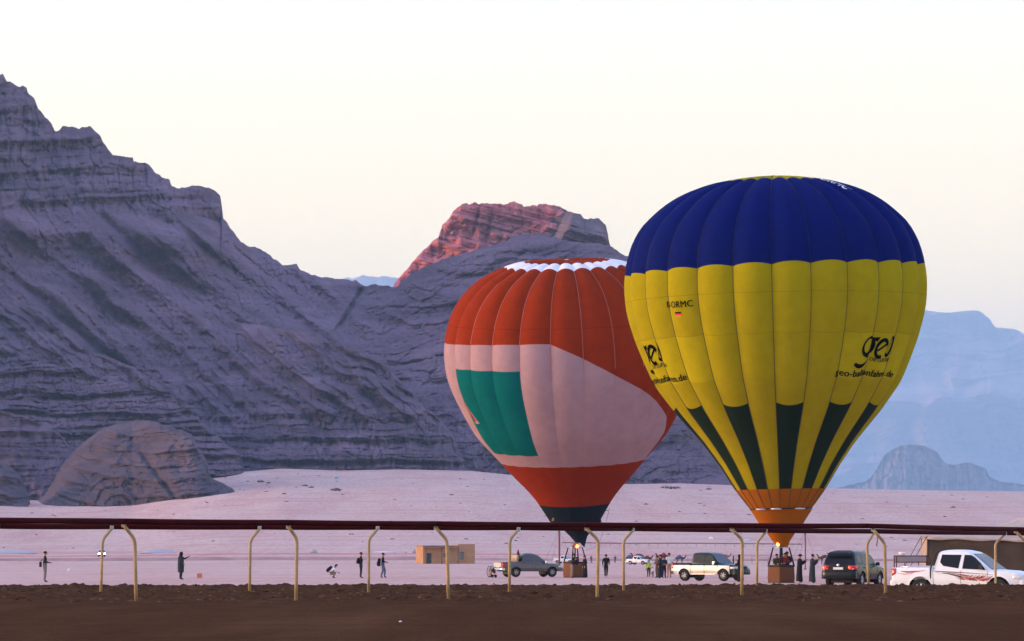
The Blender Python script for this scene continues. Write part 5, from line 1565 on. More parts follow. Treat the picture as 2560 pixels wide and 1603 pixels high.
def person(name_px, D, face, label, P, top, bottom, h=1.75, group='people around the balloons', robe=None, hair=C_HAIR, shoes=C_SHOE, headgear=None, z=None, x_world=None, sleeves=None, build=1.16):
    """face: heading in degrees, 0 = towards the right of the picture, -90 = towards the camera"""
    Xw = px(name_px, 1440, D).x if x_world is None else x_world
    gz = (plain_h(Xw, D) if D > 130 else 0.0) if z is None else z
    root = empty('person', (Xw, D, gz), math.radians(face), label, 'person', group)
    k = h / 1.745
    order = ['pel', 'che', 'nek', 'hd', 'tp', 'shL', 'elL', 'wrL', 'shR', 'elR', 'wrR', 'hiL', 'knL', 'anL', 'toL', 'hiR', 'knR', 'anR', 'toR']
    R = dict(pel=(.150, .115), che=(.165, .120), nek=.062, hd=(.086, .094), tp=(.060, .064), shL=.075, shR=.075, elL=.048, elR=.048, wrL=.034, wrR=.034, hiL=.095, hiR=.095, knL=.066, knR=.066, anL=.046, anR=.046, toL=.036, toR=.036)
    pts = [Vector(P[o]) * k for o in order]
    ed = [('pel', 'che'), ('che', 'nek'), ('nek', 'hd'), ('hd', 'tp'), ('che', 'shL'), ('shL', 'elL'), ('elL', 'wrL'), ('che', 'shR'), ('shR', 'elR'), ('elR', 'wrR'), ('pel', 'hiL'), ('hiL', 'knL'), ('knL', 'anL'), ('anL', 'toL'), ('pel', 'hiR'), ('hiR', 'knR'), ('knR', 'anR'), ('anR', 'toR')]
    E_ = [(order.index(a), order.index(b)) for a, b in ed]
    rad = [(tuple(q * k * (build if o not in ('hd', 'tp') else 1.0) for q in R[o]) if isinstance(R[o], tuple) else R[o] * k * (build if o not in ('nek', 'toL', 'toR', 'wrL', 'wrR') else 1)) for o in order]
    me = skin_mesh(pts, E_, rad)
    reg = {}
    for (a, b) in ed:
        reg[(a, b)] = 1 if (a, b) in (('pel', 'che'), ('che', 'nek'), ('che', 'shL'), ('che', 'shR'), ('shL', 'elL'), ('shR', 'elR')) else 2 if a in ('pel', 'hiL', 'hiR', 'knL', 'knR') else 3 if a in ('anL', 'anR') else 0
    if sleeves is not False:
        reg[('elL', 'wrL')] = reg[('elR', 'wrR')] = 1
    segs = [(Vector(P[a]) * k, Vector(P[b]) * k, reg[(a, b)]) for a, b in ed]
    mi = []
    for p in me.polygons:
        c = p.center; best = (9, 0)
        for a, b, r in segs:
            ab = b - a; t = max(0, min(1, (c - a).dot(ab) / ab.length_squared))
            d = (a + ab * t - c).length
            if d < best[0]: best = (d, r)
        mi.append(best[1])
    # hands: palm and five bent fingers, and a face, grown onto the same mesh
    mb = MB()
    for s_ in ('L', 'R'):
        w = Vector(P['wr' + s_]) * k; e = Vector(P['el' + s_]) * k
        d = (w - e).normalized(); sd = d.cross(Vector((0, 0, 1)))
        sd = sd.normalized() if sd.length > 0.1 else Vector((0, 1, 0))
        up = sd.cross(d)
        mb.tube([w - d * .02, w + d * 0.04, w + d * 0.085], [0.030 * k, 0.040 * k, 0.034 * k], 6)
        for q, L_ in zip((-1.4, -.5, .4, 1.3), (.06, .075, .08, .065)):
            b0 = w + d * .08 + sd * q * .017
            mb.tube([b0, b0 + d * L_ * .55 - up * .006, b0 + d * L_ - up * .03], [.0095, .009, .007], 5)
        t0 = w + d * .03 + sd * .03
        mb.tube([t0, t0 + d * .03 + sd * .025, t0 + d * .065 + sd * .022], [.012, .010, .008], 5)
    hd, tp_, nk = Vector(P['hd']) * k, Vector(P['tp']) * k, Vector(P['nek']) * k
    fw = Vector((1, 0, 0)); upv = (tp_ - hd).normalized()
    fc = hd + fw * .098 * k
    mb.tube([fc - upv * -.022, fc + fw * .028 * k - upv * .012, fc - upv * .028], [.010, .016, .010], 5)          # nose
    mb.tube([fc + Vector((-.012, -.022, 0)) - upv * .052, fc - upv * .052, fc + Vector((-.012, .022, 0)) - upv * .052], [.004, .007, .004], 4)  # mouth
    for s_ in (-1, 1):
        mb.lathe([(0, -.008), (.011, 0), (0, .008)], 6, c=fc + Vector((-.016, s_ * .034, 0)) + upv * .012)           # eyes
        mb.lathe([(.004, -.012), (.026, 0), (.004, .012)], 8, c=hd + Vector((0.0, s_ * .094 * k, 0)), axis='Y')       # ears
    hm = mb.mesh('hands', [SKINM])
    me.materials.clear()
    for mt in (SKINM, top, bottom, shoes): me.materials.append(mt)
    bm = bmesh.new(); bm.from_mesh(me)
    for f, q in zip(bm.faces, mi): f.material_index = q; f.smooth = True
    bm.from_mesh(hm)
    bm.to_mesh(me); bm.free(); bpy.data.meshes.remove(hm)
    me.name = 'body'
    link_mesh('body', me, root)
    if hair is not None:
        ax = upv
        mb = MB(); G = []
        for i in range(6):
            a = math.radians(8 + 17 * i)
            G.append([hd + upv * .022 * k + Vector((-.012 * k, 0, 0)) + upv * (math.cos(a) * .125 * k) + (Vector((math.cos(t), 0, 0)) * .112 + Vector((0, math.sin(t), 0)) * .104) * k * math.sin(a) + (upv * .045 * k * (i / 5) * max(0, math.cos(t))) for t in [2 * math.pi * j / 14 for j in range(14)]])
        mb.grid(G, wrap=True); mb.add(G[0], [tuple(range(14))])
        mb.build('hair', hair, root)
    if headgear == 'cap':
        mb = MB()
        mb.lathe([(0.118 * k, 0.03 * k), (0.120 * k, 0.07 * k), (0.095 * k, 0.125 * k), (0.0, 0.15 * k)], 14, c=hd)
        mb.prism([hd + Vector((.08, -.08, .045)) * k, hd + Vector((.25, -.055, .03)) * k, hd + Vector((.27, 0, .03)) * k, hd + Vector((.25, .055, .03)) * k, hd + Vector((.08, .08, .045)) * k], .012)
        mb.build('cap', C_BLACK, root)
    if headgear == 'scarf':
        mb = MB(); G = []
        for i, (r, dz, dx) in enumerate([(.03, .155, 0), (.09, .135, 0), (.122, .06, 0), (.128, -.03, -.01), (.125, -.11, -.03), (.165, -.19, -.03), (.215, -.27, -.02)]):
            G.append([hd + Vector((dx + r * math.cos(t) * 0.92, r * math.sin(t), dz)) * k for t in [math.radians(38 + (284 / 13) * j) for j in range(14)]] if 1 < i < 5 else [hd + Vector((dx + r * math.cos(t) * .92, r * math.sin(t), dz)) * k for t in [math.radians(38 + (284 / 13) * j) for j in range(14)]])
        mb.grid(G)
        o = mb.build('headscarf', robe or C_BLACK, root)
        so = o.modifiers.new('thickness', 'SOLIDIFY'); so.thickness = 0.015
    if robe is not None:
        mb = MB(); G = []
        pv, cv, nv = Vector(P['pel']) * k, Vector(P['che']) * k, Vector(P['nek']) * k
        mid = (Vector(P['anL']) + Vector(P['anR'])) * k / 2
        for (c, rx, ry) in [(nv + Vector((0, 0, .01)), .075, .085), (nv - Vector((0, 0, .06)), .11, .175), (nv.lerp(cv, .5), .135, .215), (cv, .15, .215), (cv.lerp(pv, .6), .15, .20), (pv, .165, .205), (pv.lerp(mid, .3), .175, .205), (pv.lerp(mid, .65), .19, .225), (mid + Vector((.02, 0, 0.0)), .215, .255)]:
            G.append([c + Vector((rx * k * math.cos(t) * (1 + .03 * math.sin(5 * t)), ry * k * math.sin(t) * (1 + .03 * math.cos(4 * t)), 0)) for t in [2 * math.pi * j / 18 for j in range(18)]])
        mb.grid(G, wrap=True)
        for s_ in ('L', 'R'):
            a, e, w = Vector(P['sh' + s_]) * k, Vector(P['el' + s_]) * k, Vector(P['wr' + s_]) * k
            mb.tube([a, a.lerp(e, .5), e, e.lerp(w, .5), w.lerp(e, .08)], [.09 * k, .085 * k, .078 * k, .075 * k, .085 * k], 9)
        mb.build('robe', robe, root)
    return root

def held(root, name, label, cat, mb, mat, off, parts=None):
    """something carried: a thing of its own at the person's side, back or hand"""
    rz = root.rotation_euler.z
    o = empty(name, root.location + Matrix.Rotation(rz, 3, 'Z') @ Vector(off), rz, label, cat) if parts else None
    if parts is None:
        o = mb.build(name, mat); o.location = root.location + Matrix.Rotation(rz, 3, 'Z') @ Vector(off); o.rotation_euler.z = rz
        tag(o, label, cat)
    else:
        for nm, m_, mt in parts: m_.build(nm, mt, o)
    return o
def pack_mesh(w=.30, d=.17, h=.44):
    m = MB(); G = []
    for z_, kx, ky in ((-.5, .75, .8), (-.42, .97, .97), (-.1, 1.02, 1.05), (.2, 1.0, .95), (.4, .85, .75), (.5, .5, .45)):
        G.append([(d / 2 * kx * (abs(math.cos(t)) ** .6 * math.copysign(1, math.cos(t))), w / 2 * ky * (abs(math.sin(t)) ** .6 * math.copysign(1, math.sin(t))), h * z_) for t in [2 * math.pi * j / 16 for j in range(16)]])
    m.grid(G, wrap=True); m.add(G[0], [tuple(range(16))[::-1]]); m.add(G[-1], [tuple(range(16))])
    s = MB()
    for q in (-1, 1):
        s.tube([(d * .45, q * .09, h * .42), (d * .45 + .16, q * .12, h * .46), (d * .45 + .26, q * .13, h * .2), (d * .45 + .20, q * .14, -h * .2), (d * .4, q * .11, -h * .4)], .018, 5)
    p = MB(); p.box((-d * .5, 0, -h * .15), (.05, w * .7, h * .4), taper=.9)
    return m, s, p
def backpack(root, label, off, rx=0.0, mat=C_BLACK, sc=1.0):
    m, s, p = pack_mesh(.30 * sc, .19 * sc, .46 * sc)
    o = held(root, 'backpack', label, 'backpack', None, None, off, parts=[('bag', m, mat), ('strap', s, C_BLACK), ('pocket', p, mat)])
    o.rotation_euler.y = rx
    return o

gD = lambda row: 1.5 * F / (row - HOR)
# out on the plain, left
a = person(112, 274, 12, 'person in a dark jacket and grey trousers standing alone at the far left', P_ARMF, C_BLACK, C_GREY, 1.86)
held(a, 'shoulder_bag', 'small dark red shoulder bag behind the person at the far left', 'bag', MB().box((0, 0, 0), (.14, .26, .30), taper=.9).tube([(0, .1, .14), (.12, .02, .36), (.05, -.1, .14)], .012, 5), cloth('bag_dark_red', (0.05, 0.012, 0.016)), (-.26, .02, 1.06))
b = person(452, 308, -10, 'person bundled in a dark coat and headscarf, arm held out, by the small orange box', pose(elL=(.2, .2, 1.3), wrL=(.44, .16, 1.44), elR=(.06, -.24, 1.13), wrR=(.2, -.16, 1.0)), C_CHAR, C_CHAR, 1.86, robe=None, hair=None, headgear='scarf', build=1.35)
ck = MB(); G = []
for z_, rx, ry in ((1.50, .10, .16), (1.40, .19, .25), (1.1, .21, .26), (.8, .21, .25), (.48, .20, .23)):
    G.append([(rx * math.cos(t), ry * math.sin(t), z_) for t in [2 * math.pi * j / 16 for j in range(16)]])
ck.grid(G, wrap=True).build('coat', C_CHAR, b)
tag(MB().box((0, 0, .16), (.34, .34, .32)).box((0, 0, .325), (.30, .30, .012)).build('storage_box', simple('orange_box_paint', (0.45, 0.16, 0.09)), loc=(px(499, 1440, 332).x, 332, 0)), 'small orange box on the sand beside the bundled person', 'box')
c = person(828, 332, 4, 'crouching person in a white shirt with a big black backpack', P_CROUCH, C_WHITE, C_KHAKI, 1.80)
backpack(c, 'big black backpack on the crouching person', (-.14, 0, .66), .75, C_BLACK, 1.15)
d = person(902, 331, 8, 'person dressed all in black standing upright, left of the farther rail post', STAND, C_BLACK, C_NAVY, 1.86)
backpack(d, 'slim black backpack on the person standing in black', (-.20, 0, 1.24), .08, C_BLACK, .95)
e = person(957, 331, 6, 'walking person with jeans and a bulky black backpack, hands held in front', pose(**{**P_ARMF, 'knL': (.16, .1, .52), 'anL': (.12, .1, .09), 'toL': (.28, .11, .04), 'knR': (0, -.1, .5), 'anR': (-.14, -.1, .1), 'toR': (0, -.11, .03)}), C_BLACK, C_BLUEJ, 1.82)
backpack(e, 'bulky black backpack on the walking person in jeans', (-.27, 0, 1.14), .1, C_BLACK, 1.25)
# by the red balloon
f = person(1429, 330, 20, 'person in a dark jacket and khaki trousers bending beside the red balloon basket', P_LEAN, C_BLACK, C_KHAKI, 1.66)
f2 = person(1462, 331, 200, 'person in a long black robe standing at the right of the red balloon basket', STAND, C_BLACK, C_BLACK, 1.62, robe=C_BLACK)
g = person(1515, 339, 80, 'person in black with white shoes walking away, right of the red balloon', P_WALK, C_BLACK, C_BLACK, 1.72, shoes=C_WHITE)
h_ = person(1437, 338.3, -60, 'balloon pilot with dark red jacket inside the red balloon basket', pose(elR=(.0, -.22, 1.5), wrR=(.06, -.12, 1.72)), C_DRED, C_NAVY, 1.68, z=0.08, x_world=rb.location.x - 0.05)
# crowd left of the green pickup
person(1622, 344, -100, 'child in a lime green vest beside the crowd near the green pickup', STAND, C_HIVIS, C_BLACK, 1.28)
person(1632, 341, -120, 'small child in a pale shirt and red cap beside the child in lime', STAND, C_TEE, C_GREY, 0.80, hair=cloth('red_cap', (0.30, 0.02, 0.025)))
person(1643, 334, -150, 'person in brown jacket at the left of the crowd near the green pickup', P_ARMF, cloth('brown_jacket', (0.11, 0.07, 0.055)), C_BROWN, 1.62)
person(1651, 326, 170, 'tall person in a long dark blue robe in the middle of the crowd', STAND, C_NAVY, C_NAVY, 1.70, robe=C_NAVY)
person(1660, 330, -70, 'person in charcoal coat and dark trousers at the right of the crowd', P_ARMF, C_CHAR, C_BLACK, 1.58, build=1.3)
person(1673, 336, 100, 'person in a pale tee shirt and shorts at the tail of the green pickup', STAND, C_TEE, SKINM, 1.82, sleeves=False)
# by the yellow balloon
person(1851, 276, 150, 'person in a long black robe standing at the nose of the green pickup', P_ARMF, C_BLACK, C_BLACK, 1.66, robe=C_BLACK, headgear='scarf')
i1 = person(1999, 271, 8, 'person in black robe and peaked cap holding up a phone by the yellow basket', P_PHONE, C_BLACK, C_BLACK, 1.68, robe=C_BLACK, headgear='cap')
i2 = person(2031, 266, 6, 'person in a charcoal robe holding up a phone, left of the dark navy car', pose(**{**P_PHONE, 'wrL': (.32, .08, 1.40), 'wrR': (.30, -.08, 1.36)}), C_CHAR, C_CHAR, 1.68, robe=C_CHAR)
for q, lb, of in ((i1, 'phone held up by the person in the peaked cap', (.44, 0.01, 1.36)), (i2, 'phone held up by the person in the charcoal robe', (.40, 0.0, 1.40))):
    held(q, 'phone', lb, 'phone', MB().box((0, 0, 0), (.012, .15, .075)).box((.009, .05, .015), (.008, .02, .02)), simple('phone_black', (0.02, 0.02, 0.022), 0.2), of)
bx = yb.location.x
for dx, dy, fc, lab, tp_, hh in ((-.26, .05, -60, 'passenger in olive jacket at the left of the yellow balloon basket', cloth('olive_jacket', (0.05, 0.045, 0.022)), 1.62), (.02, .30, -100, 'passenger in a black coat in the middle of the yellow balloon basket', C_BLACK, 1.66), (.24, -.02, -120, 'passenger in a dark red jacket at the right of the yellow balloon basket', C_DRED, 1.68), (.36, .22, -110, 'tall passenger in dark green at the right rear of the yellow balloon basket', cloth('dark_green_jacket', (0.01, 0.02, 0.016)), 1.76)):
    person(0, D_Y + dy, fc, lab, P_ARMF, tp_, C_NAVY, hh, z=0.08, x_world=bx + dx)
# far away on the plain
for xx, row, lab in ((1538, 1404, 'tiny distant person in brown near the camels'), (1478, 1404, 'tiny distant person behind the red balloon')):
    person(xx, 1020, -90, lab, STAND, C_BROWN, C_BROWN, 1.7)

# ---- camels
M_CAMEL = simple('camel_hair', (0.10, 0.045, 0.032), 0.95, 0.05, 0.3, 3.0)
M_CAMEL_L = simple('pale_camel_hair', (0.24, 0.13, 0.09), 0.95, 0.05, 0.3, 3.0)
def camel(x, D, face, label, blanket=None, mat=M_CAMEL, down=False, s=1.0):
    Xw = px(x, 1400, D).x
    root = empty('camel', (Xw, D, plain_h(Xw, D)), math.radians(face), label, 'camel', 'camels resting out on the plain')
    P = [(-.55, 0, 1.42), (0, 0, 1.50), (.50, 0, 1.40), (.85, 0, 1.22), (1.08, 0, 1.32), (1.24, 0, 1.60), (1.30, 0, 1.84), (1.60, 0, 1.80), (-.02, 0, 1.86), (-.78, 0, 1.40), (-.92, 0, 0.95)]
    R = [.34, .42, .36, .25, .18, .14, .13, .08, .24, .16, .03]
    E_ = [(0, 1), (1, 2), (2, 3), (3, 4), (4, 5), (5, 6), (6, 7), (1, 8), (0, 9), (9, 10)]
    z0 = 0.0
    for sx, sy in ((.50, .19), (.50, -.19), (-.52, .19), (-.52, -.19)):
        b = len(P)
        if sx > 0: legs = [(sx, sy, 1.05), (sx + .03, sy, .62), (sx, sy, .12), (sx + .08, sy, .03)]
        else: legs = [(sx, sy, 1.10), (sx + .12, sy, .80), (sx - .10, sy, .52), (sx - .04, sy, .12), (sx + .06, sy, .03)]
        P += legs; R += [.15, .085, .05, .065][:4] if sx > 0 else [.19, .12, .065, .048, .065]
        E_ += [((2 if sx > 0 else 0), b)] + [(b + i, b + i + 1) for i in range(len(legs) - 1)]
    me = skin_mesh([Vector(p) * s for p in P], E_, [r * s for r in R])
    for p in me.polygons: p.use_smooth = True; p.material_index = 0
    me.materials.clear(); me.materials.append(mat)
    me.name = 'body'
    link_mesh('body', me, root)
    if blanket is not None:
        G = []
        for i in range(7):
            x_ = -.45 + .85 * i / 6
            hz_ = 1.62 + .34 * math.exp(-((x_ + .02) / .26) ** 2)
            G.append([(x_, .46 * math.sin(a), (hz_ + .06 - 1.05) * max(math.cos(a), 0) ** .8 + 1.05 if abs(a) < 1.57 else 1.05) for a in [math.radians(-90 + 18 * j) for j in range(11)]])
        o = MB().grid([[Vector(p) * s for p in row] for row in G]).build('blanket', blanket, root)
        so = o.modifiers.new('thickness', 'SOLIDIFY'); so.thickness = 0.03; so.offset = 1
    return root
B_BLUE, B_RED = cloth('blue_blanket', (0.05, 0.09, 0.16)), cloth('red_blanket', (0.16, 0.03, 0.04))
camel(1574, 985, 20, 'camel with a blue blanket, leftmost of the camels behind the small white pickup', B_BLUE)
camel(1597, 960, 160, 'large brown camel directly behind the small white pickup', None, M_CAMEL, s=1.25)
camel(1618, 975, 30, 'brown camel right of the small white pickup', None)
camel(1659, 930, 200, 'brown camel standing behind the crowd at the green pickup', B_RED, M_CAMEL, s=1.2)
camel(1699, 965, 10, 'camel with a blue blanket and outstretched neck, left of the green pickup cab', B_BLUE)
camel(1757, 950, 20, 'brown camel showing above the green pickup roof', None, M_CAMEL, s=1.15)
camel(2062, 900, 170, 'dark brown camel left of the navy car', None, M_CAMEL, s=1.1)
camel(1812, 1040, 0, 'pale camel behind the windscreen of the green pickup', None, M_CAMEL_L)
# ---------------------------------------------------------------- hut, tent, trailer, fan, far fences, small things
def m_mud(n, c):
    m = NM(n, 0.95, 0.05)
    a = m.noise(0.8, 5, 0.65); b = m.noise(6.0, 4)
    m.color(m.mix(0.4, m.ramp(a, [(0.3, tuple(v * .75 for v in c)), (0.7, tuple(v * 1.2 for v in c))]), m.ramp(b, [(0.3, tuple(v * .8 for v in c)), (0.7, tuple(v * 1.15 for v in c))])))
    m.bump(b, 0.4, 0.04); return m.m
def row_D(x, row, lo=300.0, hi=2000.0):
    """distance at which the plain is seen at a given row in column x"""
    Ds = np.geomspace(lo, hi, 600)
    best, bd = None, 1e9
    rows = []
    for D in Ds:
        Xw = (x - W0 / 2) / F * D
        z = plain_h(Xw, D)
        r = HOR - (z - CAM.z) / D * F
        if abs(r - row) < bd: bd, best = abs(r - row), D
    return float(best)

D_H = 1005.0
hx = px(1058, 1400, D_H).x; gz = plain_h(hx, D_H) - 0.1
m_px = D_H / F
hut = empty('mud_brick_hut', (hx, D_H, gz), math.radians(16), 'low ochre mud brick hut with flat roof, door and two windows', 'hut')
M_MUD = m_mud('ochre_mud', (0.37, 0.205, 0.11))
W_, DP, HT = 11.7, 5.6, (px(1100, 1362, D_H).z - gz)
h1 = HT * 0.93
wl = MB()
th = 0.35
# front wall with real openings, in pieces butted end to end
def wall_front(mb, x0, x1, z1, holes):
    xs_ = sorted(set([x0, x1] + [v for h in holes for v in (h[0], h[1])]))
    for a, b in zip(xs_[:-1], xs_[1:]):
        hs = [h for h in holes if h[0] <= a + 1e-6 and h[1] >= b - 1e-6]
        if not hs:
            mb.box(((a + b) / 2, th / 2, z1 / 2), (b - a, th, z1))
        else:
            h = hs[0]
            if h[2] > 0.01: mb.box(((a + b) / 2, th / 2, h[2] / 2), (b - a, th, h[2]))
            mb.box(((a + b) / 2, th / 2, (h[3] + z1) / 2), (b - a, th, z1 - h[3]))
HOLES = [(0.8, 1.9, 0.0, 2.45), (4.5, 5.2, 1.5, 2.4), (8.2, 9.2, 1.0, 2.7)]
wall_front(wl, 0, 7.9, h1, HOLES[:2]); wall_front(wl, 7.9, W_, HT, HOLES[2:])
wl.box((th / 2, DP / 2 + th / 2, h1 / 2), (th, DP - th, h1))
wl.box((W_ - th / 2, DP / 2 + th / 2, HT / 2), (th, DP - th, HT))
wl.box((W_ / 2, DP + th / 2, h1 / 2), (W_, th, h1))
wl.build('wall', M_MUD, hut)
MB().box((3.85, DP / 2 + 0.1, h1 + 0.06), (8.1, DP + 0.9, 0.12)).build('roof', m_mud('roof_mud', (0.30, 0.17, 0.09)), hut)
MB().box((9.8, DP / 2 + 0.1, HT + 0.06), (3.9, DP + 0.3, 0.12)).build('roof', M_MUD, hut)
dk = simple('dark_door_paint', (0.03, 0.032, 0.04), 0.5)
dr = MB().box((1.35, 0.22, 1.22), (1.06, 0.06, 2.42)).build('door', dk, hut)
MB().box((1.75, 0.16, 1.15), (0.05, 0.06, 0.18)).build('handle', M_STEEL, dr)
for x0, x1, z0, z1 in HOLES[1:]:
    wd = MB().box(((x0 + x1) / 2, 0.20, (z0 + z1) / 2), (x1 - x0 - .04, 0.04, z1 - z0 - .04)).build('window', simple('blue_grey_pane', (0.10, 0.12, 0.17), 0.15, 0.6), hut)
    fr = MB()
    for a, b, c_, d_ in ((x0 + .03, z0 + .03, .06, z1 - z0 - .06), (x1 - .03, z0 + .03, .06, z1 - z0 - .06), ((x0 + x1) / 2, z0 + .03, .05, z1 - z0 - .06)):
        fr.box((a, 0.165, b + d_ / 2), (c_, 0.05, d_))
    fr.build('frame', dk, wd)
for xx in (0.35, 3.9, 7.6):
    MB().tube([(xx, -1.15, 0), (xx, -1.1, h1 - 0.2)], 0.07, 6).build('porch_post', dk, hut)
G = [[(0.1 + 7.7 * i / 14, -1.25 + 1.25 * j / 3, h1 - 0.22 + 0.20 * j / 3 - 0.12 * math.sin(math.pi * i / 7 % math.pi)) for j in range(4)] for i in range(15)]
o = MB().grid(G).build('porch_awning', simple('awning_cloth', (0.26, 0.17, 0.12)), hut)
o.modifiers.new('thickness', 'SOLIDIFY').thickness = 0.05

# ---- big canvas tent behind the white pickup
D_T = 207.0
c0 = px(2318, 1340, D_T)
tent = empty('canvas_tent', (c0.x, D_T, 0), math.radians(-3.5), 'large brown canvas tent with a pale sagging roof at the right edge', 'tent')
TE, TW, TD, TP = c0.z, 16.0, 10.0, 5.45
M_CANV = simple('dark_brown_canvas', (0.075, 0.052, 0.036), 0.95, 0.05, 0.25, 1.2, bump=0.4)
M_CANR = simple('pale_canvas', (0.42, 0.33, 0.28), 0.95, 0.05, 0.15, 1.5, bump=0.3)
M_CANV_LIT = simple('canvas_end_lit', (0.30, 0.23, 0.19), 0.95, 0.05, 0.15, 1.5)  # end wall paler: the light on it is put into the colour
def roof_z(u, v):
    d = max(abs(u), abs(v))
    return TE + (TP - TE) * (1 - d) ** 1.96 - 0.026 * TW * (u * 0.5 + 0.5) - 0.10 * math.sin(math.pi * (u * 0.5 + 0.5) * 3) ** 2 * (d ** 6)
n = 24
G = [[(TW * (i / n), TD * (j / n), roof_z(2 * i / n - 1, 2 * j / n - 1)) for j in range(n + 1)] for i in range(n + 1)]
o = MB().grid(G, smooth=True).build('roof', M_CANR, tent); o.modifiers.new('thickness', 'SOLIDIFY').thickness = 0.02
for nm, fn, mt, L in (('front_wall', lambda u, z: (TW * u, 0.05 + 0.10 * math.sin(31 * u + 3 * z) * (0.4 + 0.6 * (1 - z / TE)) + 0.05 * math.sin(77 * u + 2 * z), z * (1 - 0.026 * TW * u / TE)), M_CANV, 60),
                      ('left_wall', lambda u, z: (0.04 + 0.06 * math.sin(14 * u) * (1 - z / TE) - 0.22 * (1 - z / TE), TD * u, z), M_CANV_LIT, 40),
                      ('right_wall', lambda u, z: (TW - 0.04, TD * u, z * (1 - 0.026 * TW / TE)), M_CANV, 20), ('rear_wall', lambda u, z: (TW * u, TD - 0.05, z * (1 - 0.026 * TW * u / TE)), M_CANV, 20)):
    o = MB().grid([[fn(i / L, (TE - 0.06) * (1 - j / 8)) for j in range(9)] for i in range(L + 1)]).build(nm, mt, tent)
    o.modifiers.new('thickness', 'SOLIDIFY').thickness = 0.012
G = [[(TW * i / 60, -0.06, TE - 0.02 - 0.026 * TW * i / 60 - (0.13 + 0.03 * math.sin(i * 0.9)) * j) for j in range(2)] for i in range(61)]
o = MB().grid(G).build('valance', M_CANR, tent); o.modifiers.new('thickness', 'SOLIDIFY').thickness = 0.02
for k in range(1, 3):
    MB().tube([(TW * k / 3 - 0.3, -0.09, 0.0), (TW * k / 3 - 0.3, -0.09, TE - 0.55)], 0.012, 5).build('wall_seam', simple('seam_tape', (0.10, 0.05, 0.04)), tent)
for (ax, ay) in ((0, 0), (0, TD)):
    MB().tube([(ax, ay, TE), (ax - 0.7, ay - 0.6, TE * 0.5), (ax - 1.35, ay - 1.2, 0)], 0.015, 5).build('guy_rope', M_BLACK, tent)
MB().tube([(0.02, 0.0, 0), (0.02, 0.0, TE)], 0.04, 7).build('corner_pole', M_BOLT, tent)

# ---- rusty utility trailer in front of the tent
D_R2 = 192.0
tx0, tx1 = px(2241, 1400, D_R2).x, px(2323, 1400, D_R2).x
zt_ = px(0, 1390, D_R2).z
tr = empty('utility_trailer', ((tx0 + tx1) / 2, D_R2, 0), 0, 'rusty utility trailer with grey mesh sides behind the white pickup bed', 'trailer')
wtr = (tx1 - tx0) / 2
M_RUST = simple('rusty_steel', (0.085, 0.035, 0.024), 0.85, 0.2, 0.4, 14)
fm = MB()
for sx in (-1, 1):
    for sy in (0, 1.1):
        fm.tube([(sx * wtr, sy, 0.6), (sx * wtr, sy, zt_)], 0.026, 5)
for zz in (zt_, zt_ - 0.26, 0.62):
    for sy in (0, 1.1): fm.tube([(-wtr, sy, zz), (wtr, sy, zz)], 0.024, 5)
    for sx in (-1, 1): fm.tube([(sx * wtr, 0, zz), (sx * wtr, 1.1, zz)], 0.024, 5)
fm.tube([(-wtr * .5, 0, 0.62), (-wtr * .5, 0, zt_ - .26)], .018, 5).tube([(wtr * .35, 0, 0.62), (wtr * .35, 0, zt_ - .26)], .018, 5)
fm.build('frame', M_RUST, tr)
MB().box((0, 1.07, zt_ - 0.13), (2 * wtr - .06, 0.02, 0.22)).build('side_panel', simple('grey_panel', (0.26, 0.22, 0.24)), tr)
MB().box((0, 0.55, 0.60), (2 * wtr, 1.1, 0.05)).build('floor', M_RUST, tr)
MB().lathe([(0.24, 0), (0.22, 0.12), (0.06, 0.2)], 12, c=(wtr * .35, .5, .63)).box((wtr * .05, .5, .80), (.5, .5, .3)).build('folded_tarpaulin', simple('brown_tarpaulin', (0.06, 0.028, 0.02), 0.9), tr)
for sx in (-1, 1):
    MB().lathe([(0.16, -.07), (.28, -.08), (.30, 0), (.28, .08), (.16, .07)], 18, c=(sx * (wtr + .02), .55, .30), axis='X').build('wheel', M_TYRE, tr)
MB().tube([(0, 1.1, .55), (0, 2.1, .5)], .035, 6).build('drawbar', M_RUST, tr)
tag(MB().lathe([(0.0, 0), (.13, .01), (.15, .10), (.14, .14), (0.0, .15)], 14).build('basin', simple('white_plastic', (0.62, 0.6, 0.62)), loc=((tx0 + tx1) / 2 - .35, D_R2 + 1.1, zt_ + .02)), 'upturned white basin on the rusty trailer', 'basin')

# ---- inflation fan behind the grey pickup
fx = px(1227, 1440, 336)
fan = empty('inflation_fan', (fx.x, 336, 0), math.radians(25), 'petrol inflation fan in a round wire guard behind the grey pickup', 'fan')
gd = MB()
for a in range(2):
    ring = [(-.12 + .24 * a, .40 * math.cos(t), .44 + .40 * math.sin(t)) for t in [2 * math.pi * j / 24 for j in range(24)]]
    gd.tube(ring + [ring[0]], .022, 5, cap=False)
for j in range(10):
    t = 2 * math.pi * j / 10
    gd.tube([(-.12, .40 * math.cos(t), .44 + .40 * math.sin(t)), (-.13, .05 * math.cos(t), .44 + .05 * math.sin(t))], .007, 4)
    gd.tube([(.12, .40 * math.cos(t), .44 + .40 * math.sin(t)), (-.12, .40 * math.cos(t), .44 + .40 * math.sin(t))], .007, 4)
gd.build('guard', M_PLAST, fan)
bl = MB()
for j in range(4):
    t = math.pi / 2 * j + .4
    r_ = Matrix.Rotation(t, 3, 'X')
    bl.prism([r_ @ Vector(p) + Vector((0, 0, .44)) for p in ((-.03, -.05, .04), (-.05, -.07, .34), (.05, .07, .34), (.03, .05, .04))], .012)
bl.build('propeller', simple('pale_wood', (0.34, 0.22, 0.13)), fan)
